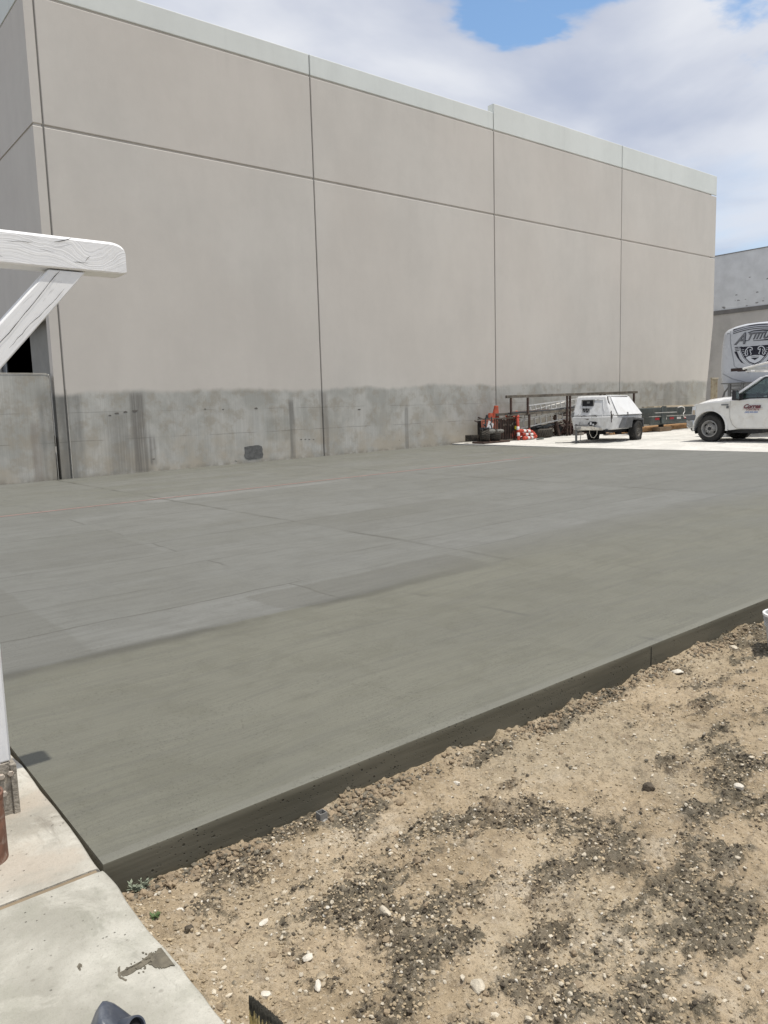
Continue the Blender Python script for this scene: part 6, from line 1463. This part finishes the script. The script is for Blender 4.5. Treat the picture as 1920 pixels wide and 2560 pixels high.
# big tyre lying flat under bits of dark machinery
t = thing('truck_tyre', 'large worn truck tyre lying flat under the ladders in the rack', 'tyre', (22.72, 19.2, zy(22.7, 19.2))); z0 = zy(22.7, 19.2)
q = MB(); q.lathe([(.33, .02), (.5, .004), (.61, .03), (.64, .08), (.64, .26), (.61, .31), (.5, .335), (.33, .32)], (22.75, 19.18, z0), (0, 0, 1), 44, close=True); q.build('carcass', M_lug, t, smooth=True, angle=50)
for k in range(40):
    a = 2*math.pi*k/40; q = MB(); q.bar((22.75+math.cos(a)*.645, 19.18+math.sin(a)*.645, z0+.05), (22.75+math.cos(a+.09)*.645, 19.18+math.sin(a+.09)*.645, z0+.29), .035, .03, (math.cos(a), math.sin(a), 0)); q.build('tread_block', M_lug, t)
jk = thing('machine_scrap', 'black broken machine parts heaped on the large flat tyre', 'scrap', (22.9, 18.9, .72)); rr = random.Random(21)
for k in range(9):
    p = Vector((rr.uniform(22.4, 23.3), rr.uniform(18.75, 19.2), rr.uniform(.72, .82))); d = Vector((rr.uniform(.15, .4), rr.uniform(-.1, .1), rr.uniform(-.10, .10))); q = MB(); q.bar(p-d, p+d, rr.uniform(.05, .14), rr.uniform(.03, .08)); q.build('scrap_arm', M_dkmetal, jk)
bm2 = thing('timber_prop', 'dark timber prop leaning inside the rack beside the big tyre', 'timber', (23.5, 18.8, zy(23.5, 18.8))); q = MB(); q.bar((23.72, 18.80, zy(23.6, 18.8)+.03), (23.52, 18.86, 1.15), .10, .08); q.build('balk', M_rust, bm2)
# heap of rusty chain and iron further along
hp = thing('iron_heap', 'heap of rusty iron bits under the rack behind the compressor', 'scrap heap', (24.6, 19.1, zy(24.6, 19.1))); q = MB(); rr = random.Random(31)
for k in range(160):
    x = rr.uniform(23.9, 25.7); y = rr.uniform(18.85, 19.6); p = Vector((x, y, zy(x, y)+abs(rr.gauss(.0, .28))+.03)); d = Vector((rr.gauss(0, .1), rr.gauss(0, .1), rr.gauss(0, .06))); q.bar(p-d, p+d, rr.uniform(.02, .06))
a_ = q.build('iron_bits', mat('dark red iron', (.09, .045, .038), .85, var=.5, vs=6), hp); a_['kind'] = 'stuff'
cr_ = lay('small_crate', 'small tan crate standing on the concrete behind the rack uprights', 'crate', [(-.17, .17, -.13, .13, 0, .30)], mat('grey tan crate', (.24, .21, .18), .85, var=.15, vs=4), 24.5, 18.5, .1)
q = MB()
for k in range(3): q.box(-.175, .175, -.137, -.13, .03+k*.1, .10+k*.1)
q.build('slat', MATS['grey tan crate'], cr_, local=True)
cw = thing('wheel_scrap', 'dark small wheel lying among the iron beside the tan crate', 'wheel', (23.95, 18.6, zy(24, 18.6))); q = MB(); q.lathe([(.001, -.05), (.10, -.06), (.19, -.05), (.20, 0), (.19, .05), (.10, .06), (.001, .05)], (23.92, 18.95, zy(24, 18.6)+.205), (.3, -1, 0), 20); q.build('tyre', M_rub, cw, smooth=True)
lay('scrap_fitting', 'small grey metal fitting lying on the pale concrete by the rack skid', 'fitting', [(-.2, .12, -.05, .05, 0, .04), (.02, .14, -.08, .09, 0, .06), (-.05, .0, -.06, .02, .04, .07)], mat('grey fitting', (.2, .21, .19), .7), 21.78, 18.12, .2)

# ------------------------------------------------------------------ gooseneck trailer behind compressor and truck
M_tr = mat('grey green trailer steel', (.085, .10, .098), .6, .15, var=.2, vs=3, dirt=(.2, .19, .16), dirt_amt=.5)
tr = thing('flatbed_trailer', 'dark grey green flatbed trailer with red and white tape parked by the warehouse wall', 'trailer', (29.5, 17.3, zy(29, 17)))
q = MB(); q.box(26.4, 34.5, 17.72, 17.80, .92, 1.36); q.build('side_beam', M_tr, tr, bevel=.01)
q = MB(); q.box(26.4, 34.5, 18.55, 18.63, .92, 1.36); q.build('side_beam', M_tr, tr, bevel=.01)
q = MB(); q.box(26.42, 34.4, 17.81, 18.54, 1.26, 1.34); q.build('deck', M_tr, tr)
q = MB(); q.hexa([(26.75, 16.82, .72), (33.5, 16.82, .74), (33.5, 16.88, .74), (26.75, 16.88, .72)], [(26.75, 16.82, 1.02), (33.5, 16.82, 1.03), (33.5, 16.88, 1.03), (26.75, 16.88, 1.02)]); q.build('side_rail', M_tr, tr)
q = MB(); q.box(26.75, 33.5, 16.78, 16.90, 1.022, 1.05); q.build('rail_flange', mat('scuffed flange', (.36, .36, .34), .6, .2, var=.2, vs=5), tr)
M_red = mat('red reflective tape', (.40, .02, .03), .35); 
for k in range(8):
    x = 27.05+k*.52; q = MB(); q.box(x, x+.30, 16.812, 16.818, .90, .985); q.build('reflective_tape', M_red if k % 2 == 0 else M_dwh, tr)
q = MB(); q.box(27.42, 27.72, 16.74, 16.80, .76, 1.40); q.box(27.5, 27.66, 16.70, 16.82, 1.40, 1.43); q.build('stake_post', M_tr, tr, bevel=.008)
q = MB(); q.box(26.75, 26.82, 16.88, 17.8, .74, 1.02); q.box(28.6, 28.7, 16.88, 17.8, .74, 1.0); q.box(30.4, 30.5, 16.88, 17.8, .74, 1.0); q.build('cross_member', M_tr, tr)
q = MB(); q.box(26.9, 28.4, 16.70, 16.74, 1.165, 1.195); q.build('tie_rod', mat('galvanised rod', (.5, .5, .48), .5, .5), tr)
q = MB(); q.box(27.55, 27.70, 16.84, 16.98, .56, .76); q.build('jack_leg', M_black, tr)
q = MB(); q.tube([(28.55, 16.75, 1.36), (28.75, 16.7, 1.40), (28.92, 16.68, 1.34), (28.95, 16.68, 1.2), (28.85, 16.68, 1.1), (28.9, 16.68, .97), (29.2, 16.68, .93)], .018, 6); q.build('hose', M_rack, tr, smooth=True)
q = MB()
for x in (31.0, 32.1):
    for y in (16.95, 18.5): q.lathe([(.001, -.1), (.33, -.1), (.37, -.06), (.37, .06), (.33, .1), (.001, .1)], (x, y, zy(x, y)+.37), (0, 1, 0), 26)
q.build('running_gear', M_rub, tr)
M_lum = mat('weathered tan lumber', (.40, .235, .115), .8, var=.2, vs=3, dirt=(.2, .13, .08), dirt_amt=.5)
wb = thing('wood_block', 'stack of brown timber blocks under the trailer jack', 'timber block', (27.65, 16.8, zy(27.6, 16.8))); z0 = zy(27.6, 16.8)
for (x0, x1, y0, y1, a, b_) in ((27.2, 28.05, 16.70, 17.05, .002, .17), (27.35, 27.95, 16.72, 17.0, .172, .245)):
    q = MB(); q.box(x0, x1, y0, y1, z0+a, z0+min(b_, .56-z0) if b_ > .2 else z0+b_); q.build('block', mat('brown block', (.16, .115, .075), .85, var=.2, vs=6) if 'brown block' not in MATS else MATS['brown block'], wb, bevel=.008)
q = MB(); q.box(27.5, 27.75, 16.8, 17.02, z0+.1, .56); q.build('block', M_black, wb)
lp = thing('lumber_pile', 'pile of orange tan boards lying under the dark trailer', 'lumber', (27.5, 17.3, zy(27, 17))); rr = random.Random(9)
for k in range(12):
    lay_ = k//4; y = 17.08+(k % 4)*.15+rr.uniform(-.02, .02); x0 = 25.4+rr.uniform(0, .6)+.2*lay_; z = zy(27, 17)+.03+lay_*.062; q = MB(); q.bar((x0, y, z+.01), (x0+5.2+rr.uniform(-.5, .5), y+.1, z+.07), .13, .05); q.build('board', M_lum, lp)
bl_ = thing('boards_on_deck', 'pale boards stacked on the trailer deck', 'lumber', (29.5, 18.0, 1.36)); 
for k in range(5):
    q = MB(); q.bar((28.6+rr.uniform(0, .3), 17.78+.14*k, 1.39+.012*(k % 2)), (33.8, 17.76+.14*k, 1.42), .12, .05); q.build('board', mat('pale board', (.55, .47, .35), .8, var=.12, vs=3) if 'pale board' not in MATS else MATS['pale board'], bl_)
ob = thing('brick_stack', 'small heap of orange brown bricks and scrap behind the compressor', 'bricks', (25.2, 17.2, zy(25.2, 17.2))); rr = random.Random(14)
for k in range(14):
    x = 24.6+.25*(k % 5)+rr.uniform(-.04, .04); z = zy(25, 17.2)+.01+.075*(k//5); q = MB(); a = rr.uniform(-.2, .2); q.bar((x-.1, 17.3, z+.035), (x+.1, 17.3+a*.1, z+.035), .1, .065); q.build('brick', M_lum if k % 3 else M_tear, ob)
st_ = thing('steel_stand', 'dark steel stand with small objects between compressor and trailer', 'stand', (25.6, 17.0, zy(25.6, 17))); q = MB(); z0 = zy(25.6, 17)
q.box(25.0, 25.08, 16.6, 16.66, z0, 1.1); q.box(25.9, 25.97, 16.9, 16.96, z0, .95); q.box(24.95, 26.0, 16.62, 16.9, .86, .90); q.box(25.2, 25.5, 16.7, 16.85, .90, 1.02); q.build('frame', M_dkmetal, st_)
